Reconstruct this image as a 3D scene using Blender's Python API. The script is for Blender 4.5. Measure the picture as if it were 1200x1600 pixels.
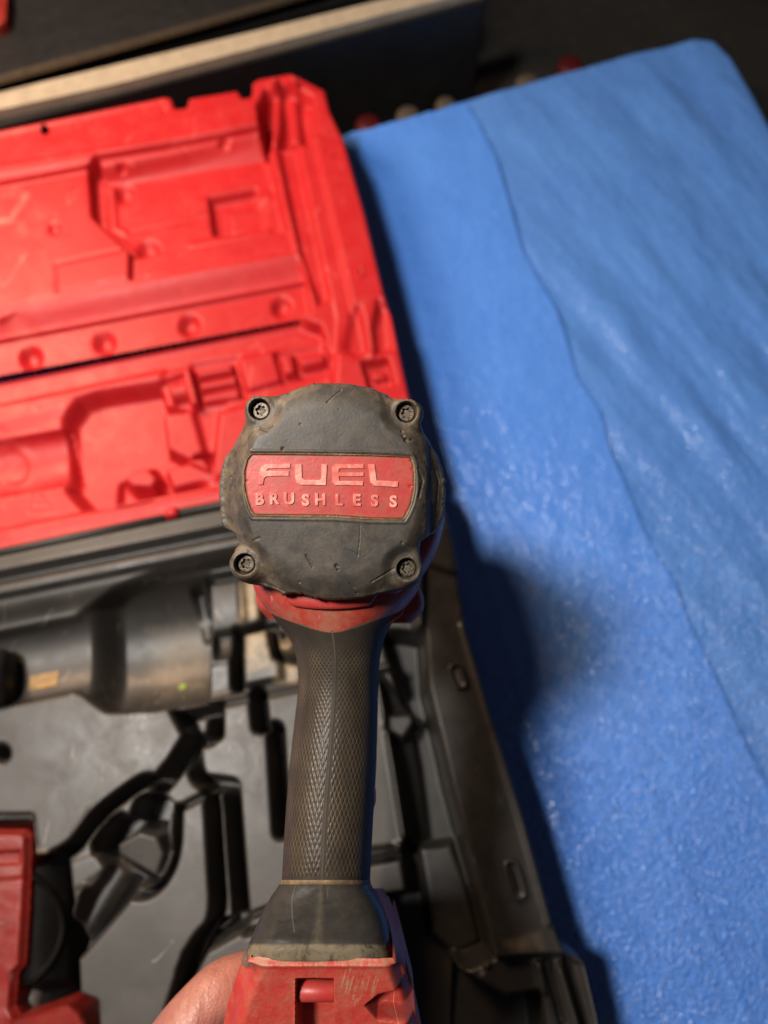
import bpy, bmesh, math, random
import numpy as np
from mathutils import Vector

for o in list(bpy.data.objects):
    bpy.data.objects.remove(o)
scene = bpy.context.scene
COL = scene.collection
R = math.radians

# ------------------------------------------------------------------ camera, world, lamps
F = 1100.0                     # focal length in photo pixels (photo is 1200 x 1600)
TH = R(20)
CAM = np.array([0.0, 0.0, 0.56])
RT = np.array([1.0, 0.0, 0.0])
UP = np.array([0.0, math.cos(TH), math.sin(TH)])
FW = np.array([0.0, math.sin(TH), -math.cos(TH)])
cd = bpy.data.cameras.new('camera')
cam = bpy.data.objects.new('camera', cd)
COL.objects.link(cam)
cam.location = CAM
cam.rotation_euler = (TH, 0, 0)
cd.sensor_fit = 'VERTICAL'
cd.sensor_height = 36.0
cd.sensor_width = 27.0
cd.lens = 36.0 * F / 1600.0
cd.clip_start = 0.01
cd.clip_end = 30
cd.dof.use_dof = True
cd.dof.focus_distance = 0.262
cd.dof.aperture_fstop = 5.8
scene.camera = cam

world = bpy.data.worlds.new('World')
scene.world = world
world.use_nodes = True
bg = world.node_tree.nodes['Background']
bg.inputs[0].default_value = (0.75, 0.75, 0.9, 1)
bg.inputs[1].default_value = 0.034

def area(name, loc, target, size, power, color):
    l = bpy.data.lights.new(name, 'AREA')
    l.shape = 'DISK'
    l.size = size
    l.energy = power
    l.color = color
    o = bpy.data.objects.new(name, l)
    COL.objects.link(o)
    o.location = loc
    o.rotation_euler = (Vector(target) - Vector(loc)).to_track_quat('-Z', 'Y').to_euler()
    return o
area('work_lamp', (-0.49, 0.105, 1.30), (0.02, 0.12, 0), 0.19, 19.5, (1.0, 0.94, 0.86))
area('side_lamp', (-0.56, 0.60, 0.60), (-0.14, 0.18, 0), 0.28, 8.4, (1.0, 0.70, 0.47))

scene.view_settings.view_transform = 'Standard'
scene.view_settings.look = 'None'
scene.view_settings.gamma = 1
scene.view_settings.exposure = 0
scene.render.engine = 'CYCLES'

# ------------------------------------------------------------------ projection helpers
def ray(px, py):
    px = np.asarray(px, float); py = np.asarray(py, float)
    return ((px - 600) / F)[..., None] * RT + ((800 - py) / F)[..., None] * UP + FW

def Pz(px, py, z):
    """point on the horizontal plane at height z (metres) behind photo pixel"""
    d = ray(px, py)
    t = (z - CAM[2]) / d[..., 2]
    return CAM + d * t[..., None]

def Pd(px, py, depth):
    return CAM + ray(px, py) * np.asarray(depth, float)[..., None] if np.ndim(depth) else CAM + ray(px, py) * depth

# ------------------------------------------------------------------ numpy noise
_rs = np.random.RandomState(7)
_tab = _rs.rand(256, 256)
def vnoise(x, y):
    xi = np.floor(x).astype(int); yi = np.floor(y).astype(int)
    fx = x - xi; fy = y - yi
    fx = fx * fx * (3 - 2 * fx); fy = fy * fy * (3 - 2 * fy)
    a = _tab[xi & 255, yi & 255]; b = _tab[(xi + 1) & 255, yi & 255]
    c = _tab[xi & 255, (yi + 1) & 255]; d = _tab[(xi + 1) & 255, (yi + 1) & 255]
    return (a * (1 - fx) + b * fx) * (1 - fy) + (c * (1 - fx) + d * fx) * fy - 0.5
def fbm(x, y, o=4):
    s = 0; a = 1.0
    for i in range(o):
        s = s + a * vnoise(x + 17.3 * i, y - 9.1 * i)
        x = x * 2.03; y = y * 2.03; a *= 0.5
    return s
def sst(a, b, x):
    t = np.clip((x - a) / (b - a), 0, 1)
    return t * t * (3 - 2 * t)

# ------------------------------------------------------------------ polygon distance
def seg_dist(X, Y, a, b):
    ax, ay = a; bx, by = b
    dx, dy = bx - ax, by - ay
    L = dx * dx + dy * dy + 1e-9
    t = np.clip(((X - ax) * dx + (Y - ay) * dy) / L, 0, 1)
    return np.hypot(X - ax - t * dx, Y - ay - t * dy)
def poly_sdf(X, Y, P):
    d = np.full(X.shape, 1e9); ins = np.zeros(X.shape, bool)
    n = len(P)
    for i in range(n):
        a = P[i]; b = P[(i + 1) % n]
        d = np.minimum(d, seg_dist(X, Y, a, b))
        c = (a[1] > Y) != (b[1] > Y)
        xx = a[0] + (Y - a[1]) * (b[0] - a[0]) / ((b[1] - a[1]) or 1e-9)
        ins ^= c & (X < xx)
    return np.where(ins, -d, d)
def line_dist(X, Y, P):
    d = np.full(X.shape, 1e9)
    for a, b in zip(P[:-1], P[1:]):
        d = np.minimum(d, seg_dist(X, Y, a, b))
    return d

def chaikin(P, n=2):
    for _ in range(n):
        Q = [P[0]]
        for a, b in zip(P[:-1], P[1:]):
            Q += [(.75 * a[0] + .25 * b[0], .75 * a[1] + .25 * b[1]), (.25 * a[0] + .75 * b[0], .25 * a[1] + .75 * b[1])]
        P = Q + [P[-1]]
    return P

class HF:
    """relief over a photo-aligned grid; Z in cm"""
    def __init__(s, x0, x1, y0, y1, step, z):
        xs = np.arange(x0, x1 + .1, step); ys = np.arange(y0, y1 + .1, step)
        s.X, s.Y = np.meshgrid(xs, ys)
        s.Z = np.full(s.X.shape, float(z))
        s.D = np.zeros(s.X.shape)       # dust amount
        s.step = step; s.x0 = x0; s.y0 = y0
    def win(s, P, m):
        P = np.array(P, float)
        c0 = max(int((P[:, 0].min() - m - s.x0) / s.step), 0); c1 = int((P[:, 0].max() + m - s.x0) / s.step) + 2
        r0 = max(int((P[:, 1].min() - m - s.y0) / s.step), 0); r1 = int((P[:, 1].max() + m - s.y0) / s.step) + 2
        return (slice(r0, max(r1, 0)), slice(c0, max(c1, 0)))
    def set(s, P, z, w=6, rnd=0):
        k = s.win(P, w + 2 + rnd)
        X, Y = s.X[k], s.Y[k]
        if X.size == 0: return
        m = 1 - sst(-w / 2, w / 2, poly_sdf(X, Y, P) - rnd)
        zz = z(X, Y) if callable(z) else z
        s.Z[k] = s.Z[k] * (1 - m) + zz * m
    def add(s, P, dz, w=6, rnd=0):
        k = s.win(P, w + 2 + rnd)
        X, Y = s.X[k], s.Y[k]
        if X.size == 0: return
        m = 1 - sst(-w / 2, w / 2, poly_sdf(X, Y, P) - rnd)
        s.Z[k] += dz * m
    def dimple(s, cx, cy, r, dz):
        k = s.win([(cx, cy)], r + 4)
        d = np.hypot(s.X[k] - cx, s.Y[k] - cy) / r
        s.Z[k] += dz * (1 - sst(0.25, 1.0, d))
    def line(s, P, width, dz, soft=3):
        k = s.win(P, width + soft + 2)
        X, Y = s.X[k], s.Y[k]
        if X.size == 0: return
        d = line_dist(X, Y, P)
        s.Z[k] += dz * (1 - sst(width / 2 - soft / 2, width / 2 + soft / 2, d))
    def lineset(s, P, width, z, soft=4):
        k = s.win(P, width + soft + 2)
        X, Y = s.X[k], s.Y[k]
        if X.size == 0: return
        m = 1 - sst(width / 2 - soft / 2, width / 2 + soft / 2, line_dist(X, Y, P))
        s.Z[k] = s.Z[k] * (1 - m) + z * m
    def channel(s, a, b, r, depth, flat=False):
        """half-round trough from a to b, lowest depth cm below the surface"""
        k = s.win([a, b], r + 2)
        X, Y = s.X[k], s.Y[k]
        d = seg_dist(X, Y, a, b)
        if flat:   # no round ends
            dx, dy = b[0] - a[0], b[1] - a[1]; L = math.hypot(dx, dy)
            t = ((X - a[0]) * dx + (Y - a[1]) * dy) / L
            d = np.abs((X - a[0]) * -dy / L + (Y - a[1]) * dx / L)
            d = np.where((t < 0) | (t > L), 1e9, d)
        q = np.sqrt(np.clip(1 - (d / r) ** 2, 0, 1))
        s.Z[k] = s.Z[k] - depth * q
    def dust(s, P, v, w=20):
        k = s.win(P, w + 2)
        X, Y = s.X[k], s.Y[k]
        if X.size == 0: return
        s.D[k] += v * (1 - sst(-w / 2, w / 2, poly_sdf(X, Y, P)))
    def blur(s, n=1):
        for _ in range(n):
            for ax in (0, 1):
                s.Z = 0.25 * np.roll(s.Z, 1, ax) + 0.5 * s.Z + 0.25 * np.roll(s.Z, -1, ax)
    def mesh(s, zref, inner=None, zin=None, w=45):
        if inner is not None:
            zref = zref + (zin - zref) * sst(0, w, -poly_sdf(s.X, s.Y, inner))
        P = Pz(s.X, s.Y, np.asarray(zref) / 100.0)
        P[..., 2] = s.Z / 100.0
        return P

# ------------------------------------------------------------------ mesh helpers
def new_mesh(name, V, faces_arr, smooth=True):
    me = bpy.data.meshes.new(name)
    V = np.ascontiguousarray(V.reshape(-1, 3), dtype=np.float32)
    nf, k = faces_arr.shape
    me.vertices.add(len(V)); me.vertices.foreach_set('co', V.ravel())
    me.loops.add(nf * k); me.loops.foreach_set('vertex_index', faces_arr.astype(np.int32).ravel())
    me.polygons.add(nf); me.polygons.foreach_set('loop_start', np.arange(0, nf * k, k, dtype=np.int32))
    me.update(calc_edges=True)
    me.polygons.foreach_set('use_smooth', np.full(nf, smooth, bool))
    me.validate()
    return me
def grid_faces(n, m, wrap=False):
    i = np.arange(n - 1)[:, None]; j = np.arange(m if wrap else m - 1)[None, :]
    j2 = (j + 1) % m
    f = np.stack([i * m + j, i * m + j2, (i + 1) * m + j2, (i + 1) * m + j], -1)
    return f.reshape(-1, 4)
def link(name, me, mat, parent=None, origin=None):
    o = bpy.data.objects.new(name, me)
    COL.objects.link(o)
    if mat: me.materials.append(mat)
    if parent is not None: o.parent = parent
    return o
def obj(name, V, faces, mat, parent=None, attr=None, smooth=True, flip=False):
    """V are world coordinates; vertices are stored relative to the thing's base"""
    root = parent
    off = np.zeros(3)
    while root is not None:
        off = off + np.array(root.location); root = root.parent
    V = V.reshape(-1, 3)
    loc = np.zeros(3)
    if parent is None:
        loc = np.array([V[:, 0].mean(), V[:, 1].mean(), V[:, 2].min()])
    if flip: faces = faces[:, ::-1]
    me = new_mesh(name, V - off - loc, faces, smooth)
    if attr:
        for k, a in attr.items():
            at = me.attributes.new(k, 'FLOAT', 'POINT')
            at.data.foreach_set('value', np.asarray(a, dtype=np.float32).ravel())
    o = link(name, me, mat, parent)
    if parent is None: o.location = loc
    return o
def bm_obj(name, bm, mat, parent=None, smooth=True):
    bmesh.ops.recalc_face_normals(bm, faces=bm.faces)
    co = [np.array(v.co) for v in bm.verts]
    root = parent; off = np.zeros(3)
    while root is not None:
        off = off + np.array(root.location); root = root.parent
    loc = np.zeros(3)
    if parent is None:
        A = np.array(co); loc = np.array([A[:, 0].mean(), A[:, 1].mean(), A[:, 2].min()])
    for v in bm.verts: v.co = v.co - Vector(off + loc)
    me = bpy.data.meshes.new(name); bm.to_mesh(me); bm.free()
    for p in me.polygons: p.use_smooth = smooth
    o = link(name, me, mat, parent)
    if parent is None: o.location = loc
    return o
def empty(name, loc, label, cat, group=None):
    o = bpy.data.objects.new(name, None); COL.objects.link(o)
    o.location = Vector(loc); o.empty_display_size = 0.02
    o['label'] = label; o['category'] = cat
    if group: o['group'] = group
    return o
def tag(o, label=None, cat=None, group=None, kind=None):
    if label: o['label'] = label
    if cat: o['category'] = cat
    if group: o['group'] = group
    if kind: o['kind'] = kind
    return o
def box_bm(bm, o, ax, ay, az, bev=0.0, seg=2):
    """box centred at o with half-extent vectors"""
    o = Vector(o); ax = Vector(ax); ay = Vector(ay); az = Vector(az)
    vs = [bm.verts.new(o + sx * ax + sy * ay + sz * az) for sx in (-1, 1) for sy in (-1, 1) for sz in (-1, 1)]
    fs = [(0, 1, 3, 2), (4, 6, 7, 5), (0, 4, 5, 1), (2, 3, 7, 6), (0, 2, 6, 4), (1, 5, 7, 3)]
    faces = [bm.faces.new([vs[i] for i in f]) for f in fs]
    if bev:
        es = list({e for f in faces for e in f.edges})
        bmesh.ops.bevel(bm, geom=es, offset=bev, segments=seg, affect='EDGES', profile=0.5)
def prism_bm(bm, top, bottom, bev=0.0, seg=2):
    """solid between two equal length rings of points"""
    t = [bm.verts.new(Vector(p)) for p in top]; b = [bm.verts.new(Vector(p)) for p in bottom]
    n = len(t)
    ft = bm.faces.new(t); fb = bm.faces.new(b[::-1])
    for i in range(n):
        bm.faces.new((t[i], b[i], b[(i + 1) % n], t[(i + 1) % n]))
    if bev:
        es = [e for e in ft.edges] + [bm.edges.get((t[i], b[i])) for i in range(n)]
        bmesh.ops.bevel(bm, geom=[e for e in es if e], offset=bev, segments=seg, affect='EDGES', profile=0.5)

# ------------------------------------------------------------------ materials
def mat_new(name):
    m = bpy.data.materials.new(name); m.use_nodes = True
    nt = m.node_tree; b = nt.nodes['Principled BSDF']
    return m, nt, b
def N(nt, t, **kw):
    n = nt.nodes.new(t)
    for k, v in kw.items(): setattr(n, k, v)
    return n
def noise(nt, scale, detail=6, rough=0.6, dist=0.0, vec=None):
    n = N(nt, 'ShaderNodeTexNoise'); n.inputs['Scale'].default_value = scale
    n.inputs['Detail'].default_value = detail; n.inputs['Roughness'].default_value = rough
    n.inputs['Distortion'].default_value = dist
    if vec is None:
        tc = N(nt, 'ShaderNodeTexCoord'); vec = tc.outputs['Object']
    nt.links.new(vec, n.inputs['Vector'])
    return n.outputs['Fac']
def ramp(nt, src, a, b, lo=0.0, hi=1.0):
    r = N(nt, 'ShaderNodeMapRange'); r.clamp = True
    r.inputs['From Min'].default_value = a; r.inputs['From Max'].default_value = b
    r.inputs['To Min'].default_value = lo; r.inputs['To Max'].default_value = hi
    nt.links.new(src, r.inputs['Value']); return r.outputs['Result']
def mixc(nt, fac, c1, c2):
    m = N(nt, 'ShaderNodeMix', data_type='RGBA')
    for s, v in ((m.inputs[6], c1), (m.inputs[7], c2)):
        if isinstance(v, tuple): s.default_value = (*v, 1)
        else: nt.links.new(v, s)
    if isinstance(fac, (int, float)): m.inputs[0].default_value = fac
    else: nt.links.new(fac, m.inputs[0])
    return m.outputs[2]
def math_(nt, op, a, b=None):
    m = N(nt, 'ShaderNodeMath', operation=op); m.use_clamp = False
    for i, v in enumerate((a, b)):
        if v is None: continue
        if isinstance(v, (int, float)): m.inputs[i].default_value = v
        else: nt.links.new(v, m.inputs[i])
    return m.outputs[0]
def attr(nt, name):
    a = N(nt, 'ShaderNodeAttribute'); a.attribute_name = name; return a.outputs['Fac']
def bump(nt, b, h, strength, dist, prev=None):
    n = N(nt, 'ShaderNodeBump'); n.inputs['Strength'].default_value = strength
    n.inputs['Distance'].default_value = dist
    nt.links.new(h, n.inputs['Height'])
    if prev is not None: nt.links.new(prev, n.inputs['Normal'])
    nt.links.new(n.outputs['Normal'], b.inputs['Normal']); return n.outputs['Normal']
def scratches(nt, scale, width, rot, thresh=0.55):
    """thin curved scratch lines: level lines of a stretched noise, broken up by a second noise"""
    tc = N(nt, 'ShaderNodeTexCoord'); mp = N(nt, 'ShaderNodeMapping')
    mp.inputs['Rotation'].default_value = (0, 0, rot); mp.inputs['Scale'].default_value = (1, 0.22, 1)
    nt.links.new(tc.outputs['Object'], mp.inputs['Vector'])
    a = noise(nt, scale, 1.5, 0.5, 0.4, mp.outputs['Vector'])
    d = math_(nt, 'ABSOLUTE', math_(nt, 'SUBTRACT', a, 0.5))
    l = ramp(nt, d, 0.0, width, 1, 0)
    br = ramp(nt, noise(nt, scale * 2.2, 3, 0.6), thresh, thresh + 0.06)
    return math_(nt, 'MULTIPLY', l, br)

def plastic(name, base, dark, rough, dustc=(0.30, 0.23, 0.15), dust=0.0, scr=0.0, bmp=0.12, nscale=60, spec=0.5, scrc=(0.35, 0.31, 0.27), shadec=None):
    m, nt, b = mat_new(name)
    n1 = noise(nt, nscale, 6, 0.6)
    c = mixc(nt, ramp(nt, n1, 0.3, 0.7), base, dark)
    n2 = noise(nt, nscale * 2.6, 9, 0.75, 0.5)
    if shadec:
        c = mixc(nt, attr(nt, 'wear_shade'), shadec, c)
    if dust > 0:
        at = attr(nt, 'dust')
        df = math_(nt, 'ADD', math_(nt, 'MULTIPLY', ramp(nt, n2, 0.42, 0.75), dust),
                   math_(nt, 'MULTIPLY', at, ramp(nt, n2, 0.35, 0.6)))
        dfc = ramp(nt, df, 0, 1)
        c = mixc(nt, dfc, c, dustc)
    if scr > 0:
        s = math_(nt, 'MAXIMUM', scratches(nt, 26, 0.006, 0.9), scratches(nt, 34, 0.005, -0.5, 0.6))
        if shadec: s = math_(nt, 'MULTIPLY', s, attr(nt, 'wear_shade'))
        c = mixc(nt, math_(nt, 'MULTIPLY', s, scr), c, scrc)
    nt.links.new(c, b.inputs['Base Color'])
    rr = ramp(nt, n2, 0.3, 0.7, rough - 0.07, rough + 0.12)
    nt.links.new(rr, b.inputs['Roughness'])
    b.inputs['Specular IOR Level'].default_value = spec
    nf = noise(nt, 900, 3, 0.6)
    p = bump(nt, b, nf, bmp, 0.0004)
    bump(nt, b, n2, bmp, 0.001, p)
    return m

M = {}
M['lid_red'] = plastic('moulded_red_plastic', (0.45, 0.0145, 0.0185), (0.39, 0.0115, 0.015), 0.42, spec=0.26, dustc=(0.66, 0.15, 0.12), dust=0.08, scr=0.25, bmp=0.15, nscale=22, scrc=(0.9, 0.25, 0.2))
M['tray'] = plastic('black_moulded_plastic', (0.050, 0.046, 0.042), (0.040, 0.037, 0.034), 0.42, dustc=(0.34, 0.26, 0.16), dust=0.02, scr=0.8, bmp=0.1, nscale=16, shadec=(0.014, 0.0130, 0.0122))  # dark mix colour carries painted shade on flange, right side and cavity
M['black'] = plastic('black_plastic', (0.016, 0.015, 0.015), (0.010, 0.010, 0.010), 0.42, bmp=0.12, spec=0.3)
M['liner'] = plastic('matt_black_plastic', (0.006, 0.0055, 0.005), (0.003, 0.003, 0.003), 0.5, bmp=0.1, spec=0.06)
M['rubber'] = plastic('worn_black_rubber', (0.046, 0.043, 0.039), (0.036, 0.032, 0.027), 0.48, dustc=(0.145, 0.104, 0.066), dust=0.50, scr=0.12, bmp=0.12, nscale=70, spec=0.45, scrc=(0.16, 0.12, 0.08))
M['badge'] = plastic('worn_red_badge', (0.50, 0.044, 0.038), (0.42, 0.036, 0.031), 0.42, dustc=(0.26, 0.11, 0.065), dust=0.38, scr=0.5, bmp=0.10, nscale=90, scrc=(0.7, 0.25, 0.2))
M['letter'] = plastic('worn_red_painted_shine', (0.74, 0.24, 0.20), (0.52, 0.065, 0.052), 0.20, dustc=(0.85, 0.55, 0.46), dust=0.95, scr=0.5, bmp=0.10, nscale=52, scrc=(0.8, 0.4, 0.35))  # pale patches: wear plus the letters' shine painted into the colour
M['house_red'] = plastic('dusty_red_housing', (0.42, 0.036, 0.028), (0.34, 0.028, 0.021), 0.42, dustc=(0.32, 0.155, 0.09), dust=0.45, scr=0.5, bmp=0.2, nscale=50, scrc=(0.75, 0.42, 0.25))
M['gloss_red'] = plastic('glossy_red_plastic', (0.24, 0.014, 0.011), (0.15, 0.010, 0.008), 0.36, spec=.35, dustc=(0.22, 0.08, 0.05), dust=0.3, scr=0.3, bmp=0.15, nscale=40)
M['tan'] = plastic('tan_dirt_line', (0.24, 0.155, 0.075), (0.09, 0.06, 0.035), 0.6, dust=0.2, bmp=0.3, nscale=200)
M['strip'] = plastic('beige_webbing', (0.40, 0.335, 0.25), (0.30, 0.25, 0.185), 0.5, dust=0.2, bmp=0.3, nscale=80)
M['sticker'] = plastic('yellow_sticker', (0.42, 0.22, 0.03), (0.12, 0.09, 0.05), 0.5, dustc=(0.10, 0.08, 0.05), dust=0.9, bmp=0.2, nscale=110)
M['green_dot'] = plastic('green_dot', (0.30, 0.42, 0.08), (0.2, 0.3, 0.05), 0.3, bmp=0.05)
M['capred'] = plastic('dull_red', (0.085, 0.006, 0.006), (0.04, 0.004, 0.004), 0.5, spec=.2)
M['capbeige'] = plastic('dull_beige', (0.10, 0.078, 0.055), (0.05, 0.038, 0.027), 0.6, spec=.2)

def steel():
    m, nt, b = mat_new('oily_dark_steel')
    n1 = noise(nt, 700, 6, 0.7)
    c = mixc(nt, ramp(nt, n1, 0.35, 0.65), (0.045, 0.040, 0.036), (0.20, 0.155, 0.11))
    nt.links.new(c, b.inputs['Base Color']); b.inputs['Metallic'].default_value = 0.75
    nt.links.new(ramp(nt, n1, 0.3, 0.7, 0.28, 0.5), b.inputs['Roughness'])
    bump(nt, b, n1, 0.4, 0.0003)
    return m
M['steel'] = steel()

def grip_mat():
    m, nt, b = mat_new('knurled_rubber_grip')
    n1 = noise(nt, 120, 6, 0.65); g = attr(nt, 'groove')
    c = mixc(nt, ramp(nt, n1, 0.3, 0.7), (0.029, 0.024, 0.019), (0.042, 0.033, 0.025))
    dirt = math_(nt, 'MULTIPLY', g, ramp(nt, noise(nt, 90, 4, 0.6), 0.25, 0.6, 0.55, 1.0))
    c = mixc(nt, dirt, c, (0.145, 0.102, 0.060))
    nt.links.new(c, b.inputs['Base Color'])
    zr = ramp(nt, attr(nt, 'knurl'), 0, 1, 0.62, 0.34)
    nt.links.new(math_(nt, 'ADD', zr, math_(nt, 'MULTIPLY', g, 0.3)), b.inputs['Roughness'])
    b.inputs['Specular IOR Level'].default_value = 0.25
    bump(nt, b, noise(nt, 1500, 4, 0.6), 0.15, 0.0002)
    return m
M['grip'] = grip_mat()

def foam_mat(name, c1, c2, sc, pale):
    m, nt, b = mat_new(name)
    tc = N(nt, 'ShaderNodeTexCoord')
    wn = N(nt, 'ShaderNodeTexNoise'); wn.inputs['Scale'].default_value = 70; wn.inputs['Detail'].default_value = 4
    nt.links.new(tc.outputs['Object'], wn.inputs['Vector'])
    vm = N(nt, 'ShaderNodeVectorMath', operation='MULTIPLY_ADD')
    nt.links.new(wn.outputs['Color'], vm.inputs[0]); vm.inputs[1].default_value = (0.008,) * 3
    nt.links.new(tc.outputs['Object'], vm.inputs[2])
    mp = N(nt, 'ShaderNodeMapping'); mp.inputs['Rotation'].default_value = (0, 0, 0.3); mp.inputs['Scale'].default_value = (1.0, 1.35, 0.05)
    nt.links.new(vm.outputs[0], mp.inputs['Vector'])
    def vor(scale, rnd):
        v = N(nt, 'ShaderNodeTexVoronoi'); v.feature = 'F1'
        v.inputs['Scale'].default_value = scale; v.inputs['Randomness'].default_value = rnd
        nt.links.new(mp.outputs[0], v.inputs['Vector']); return v
    v = vor(sc, 0.75); v2 = vor(sc * 2.1, 1.0)
    big = noise(nt, 14, 5, 0.55); mid = noise(nt, 150, 8, 0.75)
    c = mixc(nt, ramp(nt, big, 0.3, 0.7), c1, c2)
    # thin cell walls scatter paler than the blisters between them
    wall = ramp(nt, v.outputs['Distance'], 0.35, 0.75)
    c = mixc(nt, math_(nt, 'MULTIPLY', wall, ramp(nt, mid, 0.4, 0.7, 0.05, 0.25)), c, pale)
    nt.links.new(c, b.inputs['Base Color'])
    nt.links.new(ramp(nt, mid, 0.3, 0.7, 0.24, 0.38), b.inputs['Roughness'])
    b.inputs['Specular IOR Level'].default_value = 0.9
    b.inputs['Coat Weight'].default_value = 0.8; b.inputs['Coat Roughness'].default_value = 0.2
    soft = noise(nt, 210, 1.5, 0.5)
    pk = attr(nt, 'pucker')
    p = bump(nt, b, math_(nt, 'MULTIPLY', math_(nt, 'SUBTRACT', 1.0, ramp(nt, v.outputs['Distance'], 0.0, 0.55)), pk), 0.8, 0.0011)
    p = bump(nt, b, math_(nt, 'MULTIPLY', soft, pk), 0.8, 0.0011, p)
    nt.links.new(p, b.inputs['Coat Normal'])
    return m
M['foam_left'] = foam_mat('bright_blue_foam', (0.082, 0.262, 0.82), (0.072, 0.236, 0.78), 360, (0.24, 0.45, 0.88))
M['foam_right'] = foam_mat('dull_blue_foam', (0.090, 0.262, 0.73), (0.078, 0.228, 0.68), 340, (0.26, 0.45, 0.72))

def skin_mat():
    m, nt, b = mat_new('skin')
    n1 = noise(nt, 90, 6, 0.6)
    c = mixc(nt, ramp(nt, n1, 0.3, 0.7), (0.42, 0.18, 0.135), (0.31, 0.115, 0.085))
    nt.links.new(c, b.inputs['Base Color']); b.inputs['Roughness'].default_value = 0.45
    b.inputs['Subsurface Weight'].default_value = 0.15; b.inputs['Subsurface Radius'].default_value = (0.006, 0.002, 0.001)
    v = N(nt, 'ShaderNodeTexVoronoi'); v.inputs['Scale'].default_value = 900
    tc = N(nt, 'ShaderNodeTexCoord'); nt.links.new(tc.outputs['Object'], v.inputs['Vector'])
    p = bump(nt, b, v.outputs['Distance'], 0.35, 0.0004)
    p = bump(nt, b, noise(nt, 160, 4, 0.6), 0.4, 0.0015, p)
    mp = N(nt, 'ShaderNodeMapping'); mp.inputs['Rotation'].default_value = (0, 0, 0.75); mp.inputs['Scale'].default_value = (1, .18, .3)
    nt.links.new(tc.outputs['Object'], mp.inputs['Vector'])
    bump(nt, b, ramp(nt, noise(nt, 130, 2, 0.5, 0.6, mp.outputs['Vector']), 0.38, 0.60), 0.32, 0.0011, p)
    return m
M['skin'] = skin_mat()
M['nail'] = plastic('finger_nail', (0.62, 0.36, 0.28), (0.55, 0.30, 0.22), 0.3, bmp=0.05)

def floor_mat():
    m, nt, b = mat_new('dark_dirty_floor')
    n1 = noise(nt, 9, 8, 0.7, 0.4); n2 = noise(nt, 60, 8, 0.75)
    c = mixc(nt, ramp(nt, n1, 0.4, 0.65), (0.002, 0.0018, 0.0015), (0.011, 0.008, 0.006))
    c = mixc(nt, ramp(nt, n2, 0.55, 0.75), c, (0.03, 0.022, 0.015))
    nt.links.new(c, b.inputs['Base Color']); b.inputs['Roughness'].default_value = 0.8
    bump(nt, b, n2, 0.5, 0.004)
    return m
M['floor'] = floor_mat()

# ------------------------------------------------------------------ the surfaces underneath
def make_floor():
    n = 60
    xs = np.linspace(-2.5, 2.5, n); ys = np.linspace(-2.0, 3.0, n)
    X, Y = np.meshgrid(xs, ys)
    Z = -0.112 + 0.003 * fbm(X * 3, Y * 3)
    o = obj('floor', np.stack([X, Y, Z], -1), grid_faces(n, n), M['floor'])
    tag(o, kind='structure')
make_floor()

ytop_x = [300, 545, 725, 1000, 1060, 1090, 1112, 1135, 1165, 1200, 1300, 1500, 1800]
ytop_y = [265, 210, 163, 86, 72, 67, 70, 92, 145, 212, 402, 790, 1370]
edge_x = [300, 545, 722, 726, 745, 775, 790, 802, 815, 835, 865, 880, 900, 935, 955, 985, 1010, 1050, 1075, 1110, 1140, 1170, 1200, 1300, 1500]
edge_y = [265, 210, 160, 160, 192, 250, 300, 345, 390, 430, 480, 520, 590, 642, 712, 782, 840, 902, 972, 1042, 1110, 1180, 1228, 1440, 1860]

def foam(name, xs, ex, ey, ztop, drop, mat, seed, wrinkle, thick):
    n = 620
    Ytop = np.interp(xs, ex, ey)
    Ytop = Ytop + (5 * fbm(xs / 26 + seed, xs * 0 + 3, 4) if seed > 5 else 0)
    v = np.linspace(0, 1, n)
    ybot = 1850.0
    PX = np.repeat(xs[None, :], n, 0)
    PY = Ytop[None, :] + (ybot - Ytop[None, :]) * (v[:, None] ** 1.0)
    P = Pz(PX, PY, ztop / 100)
    x, y = P[..., 0] * 100, P[..., 1] * 100
    pk = 0.35 + 0.90 * sst(450, 1350, PY + 0.35 * (PX - 900))      # the sheet is more puckered towards its near end
    h = 0.10 * fbm(x / 2.2 + seed, y / 2.2, 4) + pk * (0.012 * fbm(x / .70, y / .50 + seed, 2) + 0.005 * fbm(x / .30, y / .22 + seed, 1))
    h += wrinkle(x, y, PX, PY)
    P[..., 2] += h / 100
    # rolled edge: rows folded over the far border
    rows = []
    nr = 10
    base = P[0].copy()
    T = np.gradient(base, axis=0); T /= np.linalg.norm(T[:, :2], axis=1)[:, None] + 1e-9
    out = np.stack([-T[:, 1], T[:, 0], 0 * T[:, 0]], -1)
    r = thick / 200
    for k in range(nr, 0, -1):
        a = math.pi / 2 * k / nr
        q = base + out * r * math.sin(a); q[:, 2] -= r * (1 - math.cos(a))
        rows.append(q)
    q = rows[0].copy(); q[:, 2] -= drop / 100; rows.insert(0, q)
    V = np.concatenate([np.array(rows), P], 0)
    pk = np.concatenate([np.repeat(pk[:1], len(rows), 0), pk], 0)
    return obj(name, V, grid_faces(V.shape[0], V.shape[1]), mat, attr={'pucker': pk}, flip=True)

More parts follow.
